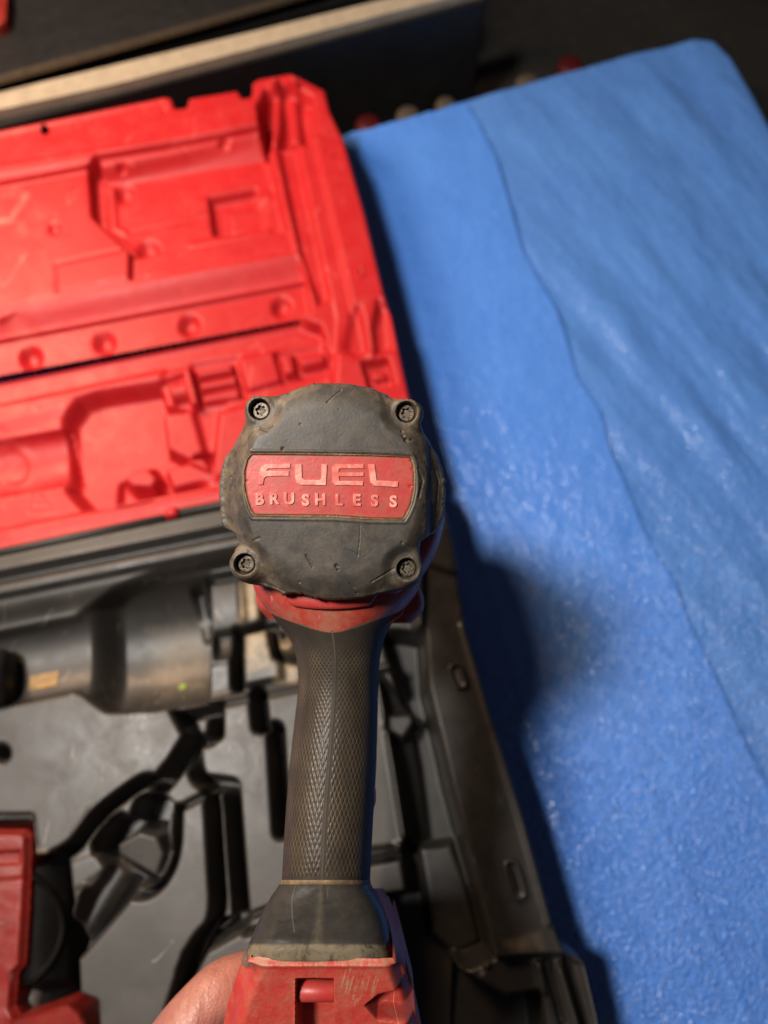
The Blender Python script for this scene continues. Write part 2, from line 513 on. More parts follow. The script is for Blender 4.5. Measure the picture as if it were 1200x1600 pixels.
def wr_right(x, y, PX, PY):
    # long diagonal folds in the loose sheet
    s = (PX * 0.62 - PY * 0.52) / 62.0
    amt = (0.3 + .7 * sst(700, 900, PX)) * (1 - sst(600, 1100, PY) * .6)
    return 0.42 * amt * (np.sin(s * 2 * math.pi * 0.8 + 2 * fbm(PX / 160, PY / 160)) * 0.5) * (0.6 + fbm(PX / 120 + 4, PY / 90)) + 0.22 * amt * fbm(s * 2.6, (PX + PY) / 300)
def wr_left(x, y, PX, PY):
    h = 0.05 * fbm(PX / 40 + 9, PY / 160, 4)
    h = h + 0.12 * np.exp(-((PY - (340 - (PX - 700) * .28)) / 5) ** 2) * sst(690, 725, PX) * (1 - sst(760, 790, PX))
    h = h + 0.06 * np.exp(-((PX - 845 - (PY - 1180) * .30 + 8 * fbm(PY / 60, PX * 0)) / 10) ** 2)
    h = h + 0.07 * np.exp(-((PX - 1060 - (PY - 1350) * .45) / 9) ** 2) * sst(1150, 1300, PY)
    h = h - 0.10 * np.exp(-(((PX - 955) * .9 - (PY - 1010) * .3) / 16) ** 2) * np.exp(-((PY - 1010) / 70) ** 2)
    return h
o = foam('foam_sheet', np.arange(700, 1500, 2.6), ytop_x, ytop_y, -3.1, 7.6, M['foam_right'], 2, wr_right, 2.2)
tag(o, 'duller blue foam sheet with diagonal folds and rounded far corner at right', 'foam sheet')
o = foam('foam_sheet', np.concatenate([np.arange(-700, 500, 12), np.arange(500, 1420, 2.6)]), [-700] + edge_x, [540] + edge_y, -2.5, 0.52, M['foam_left'], 11, wr_left, 0.36)
tag(o, 'brighter blue foam sheet with a wavy cut edge, lying under the tool case', 'foam sheet')
# ------------------------------------------------------------------ tool case
case = empty('tool_case', Pz(300, 860, -0.024), 'open tool case with bright red moulded lid and black moulded tray', 'tool case')
ZR = 6.0

def make_lid():
    h = HF(-170, 680, 96, 880, 2, 6.0)
    X, Y = h.X, h.Y
    outline = [(-400, 270), (0, 201), (256, 149), (267, 151), (273, 167), (290, 166), (295, 151), (370, 139), (379, 151), (392, 149),
               (394, 128), (402, 121), (455, 112), (508, 139), (516, 172), (538, 218), (570, 330), (601, 458), (612, 492), (640, 618), (668, 724),
               (660, 727), (340, 791), (0, 862), (-400, 945)]
    # flange at the far side, a step lower
    h.set([(-400, 290), (0, 207), (252, 155), (262, 170), (262, 205), (238, 222), (0, 260), (-400, 340)], 5.75, 5)
    # double moulded line along the far edge
    l1 = [(-300, 312), (0, 261), (232, 223), (258, 210), (264, 186), (404, 160), (412, 134), (452, 122), (500, 150)]
    h.lineset(l1, 8, 6.05, 4)
    l2 = [(-300, 328), (0, 277), (236, 238), (268, 222), (400, 198)]
    h.line(l2, 5, -0.22, 4)
    # main floor
    h.set([(-400, 345), (0, 286), (240, 246), (274, 228), (402, 202), (416, 236), (470, 226), (530, 500), (522, 640), (470, 760), (330, 762), (0, 820), (-400, 905)], 5.35, 12)
    # right band between floor and flange: shallow long steps
    h.set([(470, 226), (492, 222), (556, 500), (548, 560), (528, 560), (528, 500)], 5.5, 6)
    h.set([(436, 236), (462, 230), (515, 470), (500, 480), (470, 400)], 4.6, 10)
    # upper pocket
    h.set([(140, 262), (150, 244), (404, 204), (418, 236), (436, 320), (462, 396), (205, 440), (205, 396), (150, 344)], 3.9, 7)
    h.set([(172, 268), (402, 226), (420, 250), (452, 386), (216, 428), (212, 392), (166, 348)], 3.55, 16)
    h.set([(150, 244), (404, 204), (418, 236), (160, 280)], lambda x, y: 5.3 - 1.9 * sst(0, 42, y - (246 - (x - 150) * .158)), 4)
    h.line([(172, 285), (174, 345), (190, 352)], 7, 0.22, 4)
    h.line([(190, 352), (322, 326)], 3, -0.10, 3)
    h.set([(207, 402), (452, 357), (462, 396), (207, 439)], 4.8, 5)
    # square well with its ledge
    h.set([(322, 296), (396, 282), (402, 334), (396, 346), (330, 354)], 2.5, 5)
    h.set([(350, 312), (410, 300), (410, 350), (354, 350)], 3.1, 14)
    h.set([(288, 368), (420, 346), (424, 356), (292, 378)], 3.8, 5)
    h.line([(150, 250), (144, 262), (148, 342), (204, 394)], 5, -0.5, 4)
    # left plateau details
    h.line([(90, 418), (205, 392)], 3, -0.14, 3); h.line([(90, 418), (92, 462)], 3, -0.14, 3)
    h.set([(92, 420), (206, 396), (206, 440), (95, 463)], 5.5, 4)
    # sloping band down to the dimpled ledge
    band = [(8, 512), (48, 478), (95, 463), (206, 441), (464, 396), (474, 430), (240, 474), (8, 512)]
    h.set([(-400, 590), (-40, 500), (48, 476), (95, 463), (206, 441), (464, 396), (482, 440), (480, 488), (0, 580), (-400, 650)], 5.2, 5)
    h.set([(-400, 600), (8, 500), (48, 477), (95, 464), (206, 442), (464, 398), (476, 432), (0, 522), (-400, 610)],
          lambda x, y: 5.3 - 1.6 * sst(-6, 40, (y - (480 - (x - 48) * .197))), 3)
    h.set([(-400, 612), (0, 524), (476, 434), (486, 492), (0, 586), (-400, 660)], 3.75, 5)
    h.set([(-400, 655), (0, 586), (468, 496), (508, 528), (522, 640), (470, 760), (330, 762), (0, 820), (-400, 905)], 3.9, 6)
    # slit
    slit = [(-400, 645), (0, 577), (466, 491), (469, 497), (0, 589), (-400, 664)]
    # strip and lower field
    h.set([(-400, 660), (0, 592), (466, 502), (500, 512), (508, 528), (430, 538), (0, 625), (-400, 700)], 3.65, 5)
    h.set([(-400, 700), (0, 626), (250, 572), (250, 600), (0, 660)], lambda x, y: 4.1 + 0 * x, 14)
    # holes dotted in the ledge etc
    for cx, cy, r in ((40, 550, 22), (157, 526, 22), (292, 499, 21), (438, 470, 20)):
        h.dimple(cx, cy, r, -0.85)
    for cx, cy, r, d in ((190, 291, 18, -0.75), (186, 254, 10, -.5), (349, 221, 11, -0.5), (88, 363, 12, -0.5), (226, 381, 23, -0.75), (428, 287, 12, -.25), (258, 170, 6, -.2)):
        h.dimple(cx, cy, r, d)
    for cx, cy, r in ((145, 186, 18), (210, 178, 16)):
        d = np.abs(np.hypot((X - cx), (Y - cy) * 1.1) - r); h.Z += -0.035 * (1 - sst(0, 3, d))
    # cavity for the tool body: barrel, neck
    h.set([(100, 650), (120, 622), (150, 612), (255, 596), (300, 640), (330, 700), (300, 760), (250, 772), (190, 792), (130, 790), (105, 760)], 2.3, 22, 2)
    h.channel((-160, 752), (106, 706), 44, 1.5, True)
    d = np.abs(np.hypot(X - 2, Y - 716) - 30); h.Z += 0.07 * (1 - sst(2, 9, d))
    h.set([(178, 744), (206, 730), (236, 742), (244, 762), (224, 790), (186, 792), (170, 772)], 1.6, 10, 4)
    h.set([(196, 728), (228, 722), (246, 742), (232, 756), (198, 756), (186, 744)], 4.0, 12)
    # ribbed block
    h.set([(244, 592), (290, 572), (296, 560), (370, 548), (384, 612), (300, 634), (252, 624)], 3.3, 8)
    h.channel((262, 606), (300, 598), 16, -1.2, True)
    h.set([(283, 574), (297, 571), (312, 632), (298, 636)], 4.9, 5)
    for a, b in (((306, 580), (362, 569)), ((310, 600), (368, 589)), ((314, 620), (372, 608))):
        h.channel(a, b, 9, -1.1, True)
    h.set([(370, 556), (430, 542), (440, 590), (386, 606)], 4.4, 6)
    h.set([(426, 545), (500, 530), (516, 560), (512, 578), (440, 592)], 3.5, 6)
    h.set([(436, 552), (456, 548), (462, 580), (444, 584)], 4.6, 6)
    h.channel((468, 562), (506, 554), 11, -1.0, True)
    # funnel shape below the block
    h.set([(300, 636), (352, 624), (336, 700), (312, 704)], 3.6, 9)
    h.set([(250, 640), (300, 634), (318, 704), (292, 716), (258, 700)], 4.3, 10)
    h.set([(340, 640), (420, 620), (440, 700), (330, 740)], 4.5, 12)
    h.set([(252, 726), (320, 710), (330, 740), (262, 756)], 4.1, 9)
    h.line([(300, 716), (322, 724)], 14, 0.5, 6)
    # far right corner: fluted post socket
    h.set([(404, 165), (416, 142), (452, 134), (486, 152), (494, 205), (482, 226), (420, 236)], 3.7, 8)
    h.set([(404, 165), (420, 150), (424, 236), (416, 240), (408, 205)], 2.4, 8)
    for a, b, r, dz in (((432, 142), (428, 224), 11, -1.5), ((455, 140), (462, 214), 13, -1.3), ((478, 156), (486, 208), 9, -1.1)):
        h.channel(a, b, r, dz)
    # right flange funnels
    h.set([(550, 486), (560, 480), (568, 510), (574, 545), (556, 556), (540, 548)], 5.0, 16)
    h.set([(592, 470), (606, 476), (612, 545), (588, 552), (584, 510)], 5.3, 16)
    h.set([(566, 566), (606, 560), (616, 600), (578, 606)], 5.0, 8)
    h.channel((582, 584), (604, 580), 8, -0.6, True)
    h.line([(503, 212), (545, 222)], 3, -0.12, 3)
    # near rim
    h.lineset([(-400, 900), (0, 822), (335, 757), (650, 700)], 10, 5.55, 6)
    h.set([(-400, 905), (0, 827), (335, 762), (655, 704), (668, 724), (340, 791), (0, 862), (-400, 945)], lambda x, y: 5.9 + 0 * x, 4)
    h.line([(-400, 925), (0, 848), (335, 779), (655, 716)], 2.5, -0.1, 2)
    # recycling triangle and stamp lines, moulded in
    tri = [(54, 752), (72, 784), (37, 786), (54, 752)]
    h.line(tri, 3, 0.05, 2)
    h.line([(45, 768), (54, 762), (63, 768), (60, 776), (49, 776), (45, 768)], 2, 0.05, 2)
    for k, (x0, x1) in enumerate(((34, 46), (50, 60), (64, 76))):
        h.line([(x0, 799 - k * 2), (x1, 797 - k * 2)], 5, 0.04, 3)
    for k in range(6):
        x0 = 2 + k * 10
        h.line([(x0, 664 - k * 2), (x0 + 6, 663 - k * 2)], 9, 0.035, 3)
    h.Z = np.where(h.Z < 5.35, 5.35 - (5.35 - h.Z) * 0.86, h.Z)
    h.Z += 0.03 * fbm(X / 60, Y / 60, 3)
    h.blur(1)
    s = poly_sdf(X, Y, outline)
    h.Z = h.Z - 0.12 * (1 - sst(-7, 0, s) * 0 - 1) - 0.25 * sst(-5, 0, s)
    h.Z = np.where(s > 0, h.Z - 8.6 * sst(0, 6, s), h.Z)
    h.Z = np.where(s > 0, np.maximum(h.Z, -2.38), np.maximum(h.Z, 0.12))
    keep = (s < 8) & (poly_sdf(X, Y, slit) > 0) & (np.hypot(X - 68, Y - 200) > 6)
    V = h.mesh(ZR, [(-400, 330), (0, 270), (274, 214), (404, 180), (500, 200), (560, 500), (600, 700), (330, 760), (0, 822), (-400, 905)], 4.9)
    n, m = X.shape
    f = grid_faces(n, m)
    k = keep.ravel()
    f = f[k[f].all(1)]
    dust = np.clip(0.5 * fbm(X / 30, Y / 30, 5) * sst(150, 0, X) * 1.2, 0, 1)
    dust += 0.8 * (1 - sst(0, 9, line_dist(X, Y, [(45, 310), (20, 350), (-10, 352)]))) + 0.5 * (1 - sst(0, 5, line_dist(X, Y, [(42, 405), (20, 440), (10, 450)])))
    return obj('lid', V, f, M['lid_red'], case, {'dust': dust}, flip=True)
lid = make_lid()

def oblong(name, px, py, ang, L, W, z, ht, mat, parent, ring=True):
    """small raised oblong ring (slot lug) lying on plane z"""
    c = Pz(px, py, z / 100)
    s = 1.0 / 21.0 / 100
    a = Vector((math.sin(ang), -math.cos(ang), 0)); b = Vector((math.cos(ang), math.sin(ang), 0))
    bm = bmesh.new()
    n = 28
    prof = [(1.0, 0.0), (0.93, 0.9), (0.80, 1.0), (0.62, 1.0), (0.5, 0.35), (0.25, 0.30), (0.0, 0.30)] if ring else [(1, 0), (.9, .8), (.6, 1), (0, 1)]
    rings = []
    for r, hh in prof:
        q = []
        for i in range(n):
            t = 2 * math.pi * i / n
            cx = math.copysign(abs(math.cos(t)) ** .5, math.cos(t)); sy = math.copysign(abs(math.sin(t)) ** .5, math.sin(t))
            ww = W / 2 * s * r; ll = (L / 2 - W / 2 * (1 - r)) * s
            p = Vector(c) + b * ww * cx + a * ll * sy + Vector((0, 0, hh * ht / 100))
            q.append(bm.verts.new(p))
        rings.append(q)
    for u, v in zip(rings[:-1], rings[1:]):
        for i in range(n):
            bm.faces.new((u[i], u[(i + 1) % n], v[(i + 1) % n], v[i]))
    bm.faces.new(rings[-1])
    return bm_obj(name, bm, mat, parent)
oblong('slot_lug', 516, 241, 0.25, 20, 12, 5.98, 0.10, M['lid_red'], lid)
oblong('slot_lug', 563, 425, 0.25, 26, 12, 5.98, 0.10, M['lid_red'], lid)

def make_tray():
    h = HF(-170, 990, 730, 1760, 2, 6.0)
    X, Y = h.X, h.Y
    outline = [(-400, 950), (0, 866), (340, 795), (668, 729), (690, 770), (712, 860), (727, 974), (766, 1106), (822, 1285), (866, 1447),
               (884, 1491), (914, 1506), (938, 1600), (975, 1800), (-400, 1800)]
    hb = lambda x: 866 - x * .205       # hinge line
    # stepped hinge rim
    h.set([(-400, 976), (0, 894), (340, 826), (660, 765), (660, 780), (340, 842), (0, 910), (-400, 992)], 5.2, 6)
    h.lineset([(-400, 975), (0, 892), (340, 823), (650, 762)], 5, 6.1, 3)
    h.lineset([(-400, 1012), (0, 929), (362, 856), (650, 800)], 5, 5.9, 4)
    # inner bevel going down to the cavity
    bev = [(-400, 1012), (0, 931), (362, 858), (650, 802), (640, 1000), (590, 980), (250, 980), (0, 1100), (-400, 1200)]
    h.set(bev, lambda x, y: 5.6 - 0.9 * sst(0, 55, y - (931 - x * .2)), 3)
    # deck
    deck = [(-400, 1185), (0, 1104), (115, 1080), (170, 1112), (270, 1108), (312, 1100), (466, 1070), (640, 1040), (660, 1070), (760, 1500), (800, 1900), (-400, 1900)]
    h.set(deck, 4.7, 5)
    # tool cavity
    h.set([(-400, 1075), (0, 990), (118, 966), (176, 918), (250, 890), (362, 866), (480, 846), (640, 830), (652, 1030), (466, 1068), (312, 1098), (270, 1107), (170, 1112), (116, 1080), (0, 1104), (-400, 1185)], 4.0, 7)
    dn = np.abs((X + 170) * 56 + (Y - 1078) * 296) / math.hypot(56, 296)
    nk = 4.6 - 1.6 * np.sqrt(np.clip(1 - (dn / 62) ** 2, 0, 1)); nk = np.where(dn > 61, h.Z, nk)
    db = np.abs((X - 128) * 28 + (Y - 1022) * 194) / math.hypot(28, 194)
    br = 4.5 - 4.2 * np.sqrt(np.clip(1 - (db / 106) ** 2, 0, 1)); br = np.where(db > 105, h.Z, br)
    wv = sst(138, 176, X + 10 * (1 - (db / 105) ** 2))
    inside = poly_sdf(X, Y, [(-400, 1075), (0, 990), (118, 966), (176, 918), (250, 890), (322, 874), (324, 1096), (270, 1107), (170, 1112), (116, 1080), (0, 1104), (-400, 1185)]) < 0
    h.Z = np.where(inside & (X < 322), nk * (1 - wv) + br * wv, h.Z)
    h.channel((322, 960), (480, 932), 70, 1.6, True)
    h.set([(284, 908), (300, 903), (312, 985), (300, 990)], 0.6, 8)
    h.set([(318, 905), (402, 890), (404, 965), (392, 975), (322, 988)], lambda x, y: 3.1 + 1.1 * np.sqrt(np.clip(1 - ((y - 930) / 75) ** 2, 0, 1)) - 0.5, 8)
    h.line([(372, 905), (376, 960)], 8, 0.45, 5)
    h.set([(318, 1040), (360, 1030), (364, 1076), (322, 1086)], 3.9, 8)
    # square block with dark outline, round boss
    h.lineset([(366, 984), (368, 1070)], 14, 0.5, 6)
    h.lineset([(366, 984), (424, 970)], 8, 1.2, 5)
    h.set([(378, 990), (420, 980), (436, 985), (440, 1060), (380, 1072)], 4.7, 6)
    h.lineset([(424, 985), (432, 1022), (462, 1030)], 9, 1.6, 5)
    h.dimple(448, 1008, 20, 1.3); h.dimple(448, 1006, 6, -0.6)
    h.set([(312, 1100), (466, 1070), (470, 1078), (316, 1110)], 4.0, 6)
    # ---- channels in the deck
    B = 0.4
    h.set([(268, 1110), (345, 1096), (345, 1150), (330, 1162), (300, 1168), (284, 1140)], B, 6)
    h.set([(298, 1122), (330, 1116), (326, 1148), (308, 1154)], 4.4, 6)
    h.line([(282, 1112), (340, 1100)], 6, 2.0, 4)
    h.lineset([(300, 1156), (275, 1196), (250, 1226)], 24, B, 7)
    h.lineset(chaikin([(246, 1222), (226, 1218), (196, 1238), (152, 1272), (128, 1306), (112, 1326), (70, 1348)]), 15, B + .6, 7)
    h.lineset(chaikin([(300, 1160), (305, 1215), (330, 1228), (336, 1340), (342, 1440), (310, 1470), (288, 1520)]), 17, B, 7)
    h.lineset([(330, 1226), (360, 1230), (376, 1440)], 20, B, 7)
    h.lineset([(348, 1240), (356, 1440)], 5, 4.3, 4)
    h.set([(336, 1440), (384, 1436), (380, 1452), (320, 1486), (282, 1560), (262, 1580), (290, 1490)], B, 8)
    h.line([(350, 1450), (328, 1466)], 5, 2.4, 4)
    h.lineset([(384, 1436), (440, 1414)], 6, 3.4, 4)
    h.lineset([(384, 1458), (420, 1450)], 7, 2.5, 4)
    h.lineset([(402, 1084), (407, 1134)], 20, B, 6)
    h.lineset([(430, 1140), (440, 1300)], 20, B, 6)
    h.lineset([(272, 1268), (330, 1238)], 6, 3.5, 5)
    # rim ridge beside diagonal channel
    h.line([(214, 1212), (186, 1232), (142, 1264), (116, 1302)], 4, 0.15, 4)
    # pocket for accessory
    h.set([(146, 1318), (160, 1286), (188, 1272), (206, 1282), (212, 1262), (226, 1243), (250, 1240), (266, 1256), (256, 1296), (266, 1330), (246, 1388), (206, 1392), (176, 1362), (150, 1346)], 2.6, 8)
    h.set([(206, 1276), (216, 1248), (246, 1244), (256, 1262), (244, 1298), (214, 1292)], B, 6)
    h.set([(146, 1316), (162, 1290), (190, 1276), (206, 1292), (180, 1318), (178, 1342), (150, 1340)], B, 7)
    h.lineset([(184, 1345), (240, 1382)], 9, B, 5)
    h.lineset(chaikin([(278, 1262), (276, 1336), (256, 1380), (228, 1402), (204, 1400)]), 6, 1.6, 5)
    h.lineset(chaikin([(264, 1308), (264, 1340), (248, 1374), (228, 1390), (208, 1388)]), 4, 4.7, 4)
    h.set([(180, 1319), (219, 1298), (247, 1306), (257, 1336), (243, 1374), (182, 1338)], lambda x, y: 4.75 - 0.006 * (y - 1298), 4, 1)
    h.set([(168, 1356), (208, 1382), (196, 1410), (124, 1494), (110, 1494), (112, 1450), (132, 1404), (156, 1376)], lambda x, y: 1.0 + 2.2 * sst(30, -10, (x - 110) - (1494 - y) * .62), 7)
    h.lineset([(180, 1392), (122, 1476)], 5, 2.6, 5)
    h.set([(104, 1354), (152, 1336), (164, 1356), (112, 1390)], 4.8, 5, 3)
    h.line(chaikin([(134, 1386), (116, 1440), (112, 1490)]), 5, 1.4, 4)
    # left well for the red tool, with the black liner
    h.set([(-400, 1278), (48, 1276), (54, 1338), (104, 1346), (112, 1420), (118, 1500), (120, 1556), (148, 1566), (168, 1900), (-400, 1900)], 0.2, 6)
    h.lineset([(-60, 1282), (44, 1280), (50, 1340)], 6, 4.9, 4)
    d = np.abs(np.hypot((X - 30) * .9, (Y - 1460) * .7) - 72); k = (1 - sst(0, 6, d)) * sst(50, 70, X) * (1 - sst(100, 112, X))
    h.Z += 1.0 * k
    h.dimple(0, 1177, 16, -3)
    # right side: sunken wall, wells
    h.set([(598, 985), (668, 985), (704, 1224), (744, 1372), (778, 1505), (714, 1512), (704, 1900), (560, 1900), (600, 1400), (640, 1300), (650, 1180), (626, 1080)], 0.4, 10)
    h.set([(590, 1050), (606, 1070), (640, 1100), (660, 1200), (676, 1320), (640, 1330), (620, 1200)], lambda x, y: 3.4 - 0.03 * (x - 590), 8)
    h.line([(593, 1064), (612, 1180), (634, 1318)], 6, 0.7, 5)
    h.set([(603, 1114), (646, 1112), (652, 1127), (632, 1158), (603, 1140)], 3.9, 7)
    h.set([(560, 1330), (628, 1322), (640, 1400), (560, 1410)], 3.8, 8)
    h.lineset([(560, 1352), (622, 1340)], 7, 1.5, 5)
    h.dimple(624, 1328, 14, .8)
    h.set([(655, 1330), (716, 1326), (744, 1400), (770, 1500), (716, 1512), (680, 1480)], lambda x, y: 1.4 + 0 * x, 16)
    # flange on the right edge
    h.set([(664, 880), (722, 900), (727, 974), (766, 1106), (822, 1285), (866, 1447), (884, 1491), (840, 1500), (774, 1500), (744, 1372), (704, 1224), (668, 1075), (662, 985)],
          lambda x, y: 5.6 + 0.04 * fbm(x / 120, y / 120), 5)
    h.line([(722, 974), (761, 1108), (816, 1285), (860, 1447)], 5, 0.25, 4)
    # near right corner
    h.set([(774, 1502), (886, 1494), (912, 1510), (938, 1600), (975, 1800), (800, 1800), (800, 1572), (740, 1540)], 4.9, 8)
    h.set([(714, 1512), (796, 1572), (850, 1562), (880, 1800), (700, 1900)], 0.6, 8)
    h.lineset([(716, 1512), (796, 1568), (850, 1560)], 8, 4.6, 6)
    h.lineset([(846, 1512), (856, 1560)], 6, 5.3, 4)
    h.lineset([(878, 1518), (906, 1610), (950, 1800)], 8, 5.8, 4)
    h.lineset([(892, 1505), (920, 1600), (965, 1800)], 6, 3.4, 4)
    h.line([(862, 1510), (888, 1610)], 10, -0.8, 5)
    h.Z += 0.02 * fbm(X / 70, Y / 70, 2)
    h.blur(3)
    s = poly_sdf(X, Y, outline)
    h.Z = h.Z - 0.2 * sst(-5, 0, s)
    h.Z = np.where(s > 0, h.Z - 8.6 * sst(0, 6, s), h.Z)
    h.Z = np.where(s > 0, np.maximum(h.Z, -2.36), np.maximum(h.Z, 0.14))
    V = h.mesh(ZR, [(-400, 1020), (0, 940), (362, 866), (640, 812), (664, 985), (668, 1075), (704, 1224), (744, 1372), (774, 1505), (820, 1580), (850, 1900), (-400, 1900)], 4.7)
    f = grid_faces(*X.shape); k = (s < 8).ravel(); f = f[k[f].all(1)]
    h.dust([(375, 900), (400, 895), (400, 960), (372, 965)], 1.1, 14)
    h.dust([(385, 990), (420, 984), (424, 1040), (388, 1050)], 1.2, 18)
    h.dust([(436, 992), (462, 990), (462, 1022), (440, 1022)], 1.0, 8)
    h.dust([(420, 1040), (462, 1030), (462, 1066), (425, 1066)], 0.8, 10)
    h.dust([(210, 970), (300, 960), (300, 1070), (215, 1090)], 0.35, 40)
    h.dust([(790, 1475), (845, 1460), (850, 1485), (805, 1492)], 0.25, 20)
    h.dust([(45, 1325), (75, 1325), (75, 1345), (45, 1345)], 0.8, 8)
    # scuffed grey where tools rub on the deck, black hinge rim; shadow painted on flange and right side
    wear_sh = 1 - sst(-10, 6, poly_sdf(X, Y, [(-400, 1014), (0, 932), (362, 860), (500, 835), (560, 900), (590, 1060), (600, 1110), (610, 1300), (590, 1420), (560, 1900), (-400, 1900)]))
    wear_sh = wear_sh * (0.85 + .5 * fbm(X / 60, Y / 60, 4))
    wear_sh = wear_sh * np.where(Y < np.interp(X, [-400, 0, 116, 170, 312, 466, 640], [1185, 1104, 1080, 1112, 1100, 1070, 1040]), 0.55, 1.0)  # cavity darkened: its shade is painted into the colour
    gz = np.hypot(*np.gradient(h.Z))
    wear_sh = np.maximum(wear_sh, 0.55 * sst(0.05, 0.2, gz) * (h.Z > 4.6))      # rubbed edges
    return obj('base_tray', V, f, M['tray'], case, {'dust': h.D, 'wear_shade': np.clip(wear_sh, 0.06, 1)}, flip=True)
tray = make_tray()
oblong('slot_lug', 715, 1057, 0.28, 40, 22, 5.55, 0.28, M['tray'], tray)
oblong('slot_lug', 804, 1374, 0.25, 52, 25, 5.60, 0.28, M['tray'], tray)
# red hinge pin seen between lid and tray, hinge bars
def seg_tube(name, a, b, r, mat, parent, n=16):
    a = Vector(a); b = Vector(b); d = (b - a).normalized()
    u = d.orthogonal().normalized(); w = d.cross(u)
    bm = bmesh.new(); rings = []
    L = (b - a).length
    for t, k in ((0, 0.0), (0, .8), (r * .25 / L, 1), (1 - r * .25 / L, 1), (1, .8), (1, 0.0)):
        p = a + (b - a) * t
        rings.append([bm.verts.new(p + (u * math.cos(2 * math.pi * i / n) + w * math.sin(2 * math.pi * i / n)) * r * max(k, .02)) for i in range(n)])
    for q, s in zip(rings[:-1], rings[1:]):
        for i in range(n): bm.faces.new((q[i], q[(i + 1) % n], s[(i + 1) % n], s[i]))
    bm.faces.new(rings[0]); bm.faces.new(rings[-1][::-1])
    return bm_obj(name, bm, mat, parent)
seg_tube('hinge_pin', Pz(-170, 899, .0565), Pz(258, 810, .0565), .0036, M['black'], case)
seg_tube('hinge_knuckle', Pz(260, 804, .0585), Pz(279, 800, .0585), .0044, M['lid_red'], case)
seg_tube('hinge_pin', Pz(281, 803, .0565), Pz(660, 727, .0565), .0042, M['black'], case)
# inspection sticker and paint dot in the cavity
def patch(name, px, z, th, mat, parent):
    bm = bmesh.new()
    t = [Pz(x, y, z / 100) for x, y in px]
    prism_bm(bm, [p + np.array([0, 0, th / 100]) for p in t], t)
    return bm_obj(name, bm, mat, parent)
def curved_patch(name, u0, u1, v0, v1, zf, mat, n=14):
    us = np.linspace(u0, u1, n); vs = np.linspace(v0, v1, n)
    X, Y = np.meshgrid(us, vs); Y = Y - (X - u0) * .19
    P = Pz(X, Y, 0.047); P[..., 2] = (zf(X, Y) + 0.06) / 100
    return obj(name, P, grid_faces(n, n), mat, tray, flip=True)
chz = lambda X, Y: 4.6 - 1.6 * np.sqrt(np.clip(1 - (seg_dist(X, Y, (-170, 1078), (126, 1022)) / 62) ** 2, 0, 1))
curved_patch('sticker', 30, 76, 1052, 1076, chz, M['sticker'])
bz = lambda X, Y: 4.5 - 4.2 * np.sqrt(np.clip(1 - (seg_dist(X, Y, (128, 1022), (322, 994)) / 106) ** 2, 0, 1))
curved_patch('paint_dot', 259, 269, 1061, 1070, bz, M['green_dot'], 6)
# black cylinder added to stand for the dark hole at the neck's left end
def socket():
    a = Vector(Pz(-60, 1070, 0.042)); b = Vector(Pz(20, 1056, 0.042))
    o = seg_tube('hole_cylinder', a, b, 0.0205, M['black'], None, 40)
    tag(o, 'short black cylinder added for the dark hole at the left end of the tray cavity', 'socket')
socket()

def text_mesh(ch, size, extrude, offset=0.0, bevel=0.0):
    cu = bpy.data.curves.new('tmp', 'FONT'); cu.body = ch; cu.size = 1.0; cu.extrude = extrude; cu.offset = offset
    cu.bevel_depth = bevel; cu.align_x = 'CENTER'; cu.resolution_u = 4
    ob = bpy.data.objects.new('tmp', cu); COL.objects.link(ob)
    dg = bpy.context.evaluated_depsgraph_get()
    me = bpy.data.meshes.new_from_object(ob.evaluated_get(dg))
    bpy.data.objects.remove(ob); bpy.data.curves.remove(cu)
    co = np.empty(len(me.vertices) * 3, np.float32); me.vertices.foreach_get('co', co); co = co.reshape(-1, 3)
    return me, co
# moulded number on the tray block
me, co = text_mesh('93', 1, 0.06)
c0 = Pz(224, 1336, 0.0452); ang = 0.25
sc = 0.0075
xr = np.array([math.cos(ang), math.sin(ang), 0]); yr = np.array([-math.sin(ang), math.cos(ang), 0])
W = c0 + np.outer(co[:, 0] * sc, xr) + np.outer(co[:, 1] * sc, yr) + np.outer(co[:, 2] * sc, [0, 0, 1])
W[:, 2] += 0.0
me.vertices.foreach_set('co', (W - np.array(case.location)).astype(np.float32).ravel()); me.update()
link('moulded_number', me, M['black'], tray)

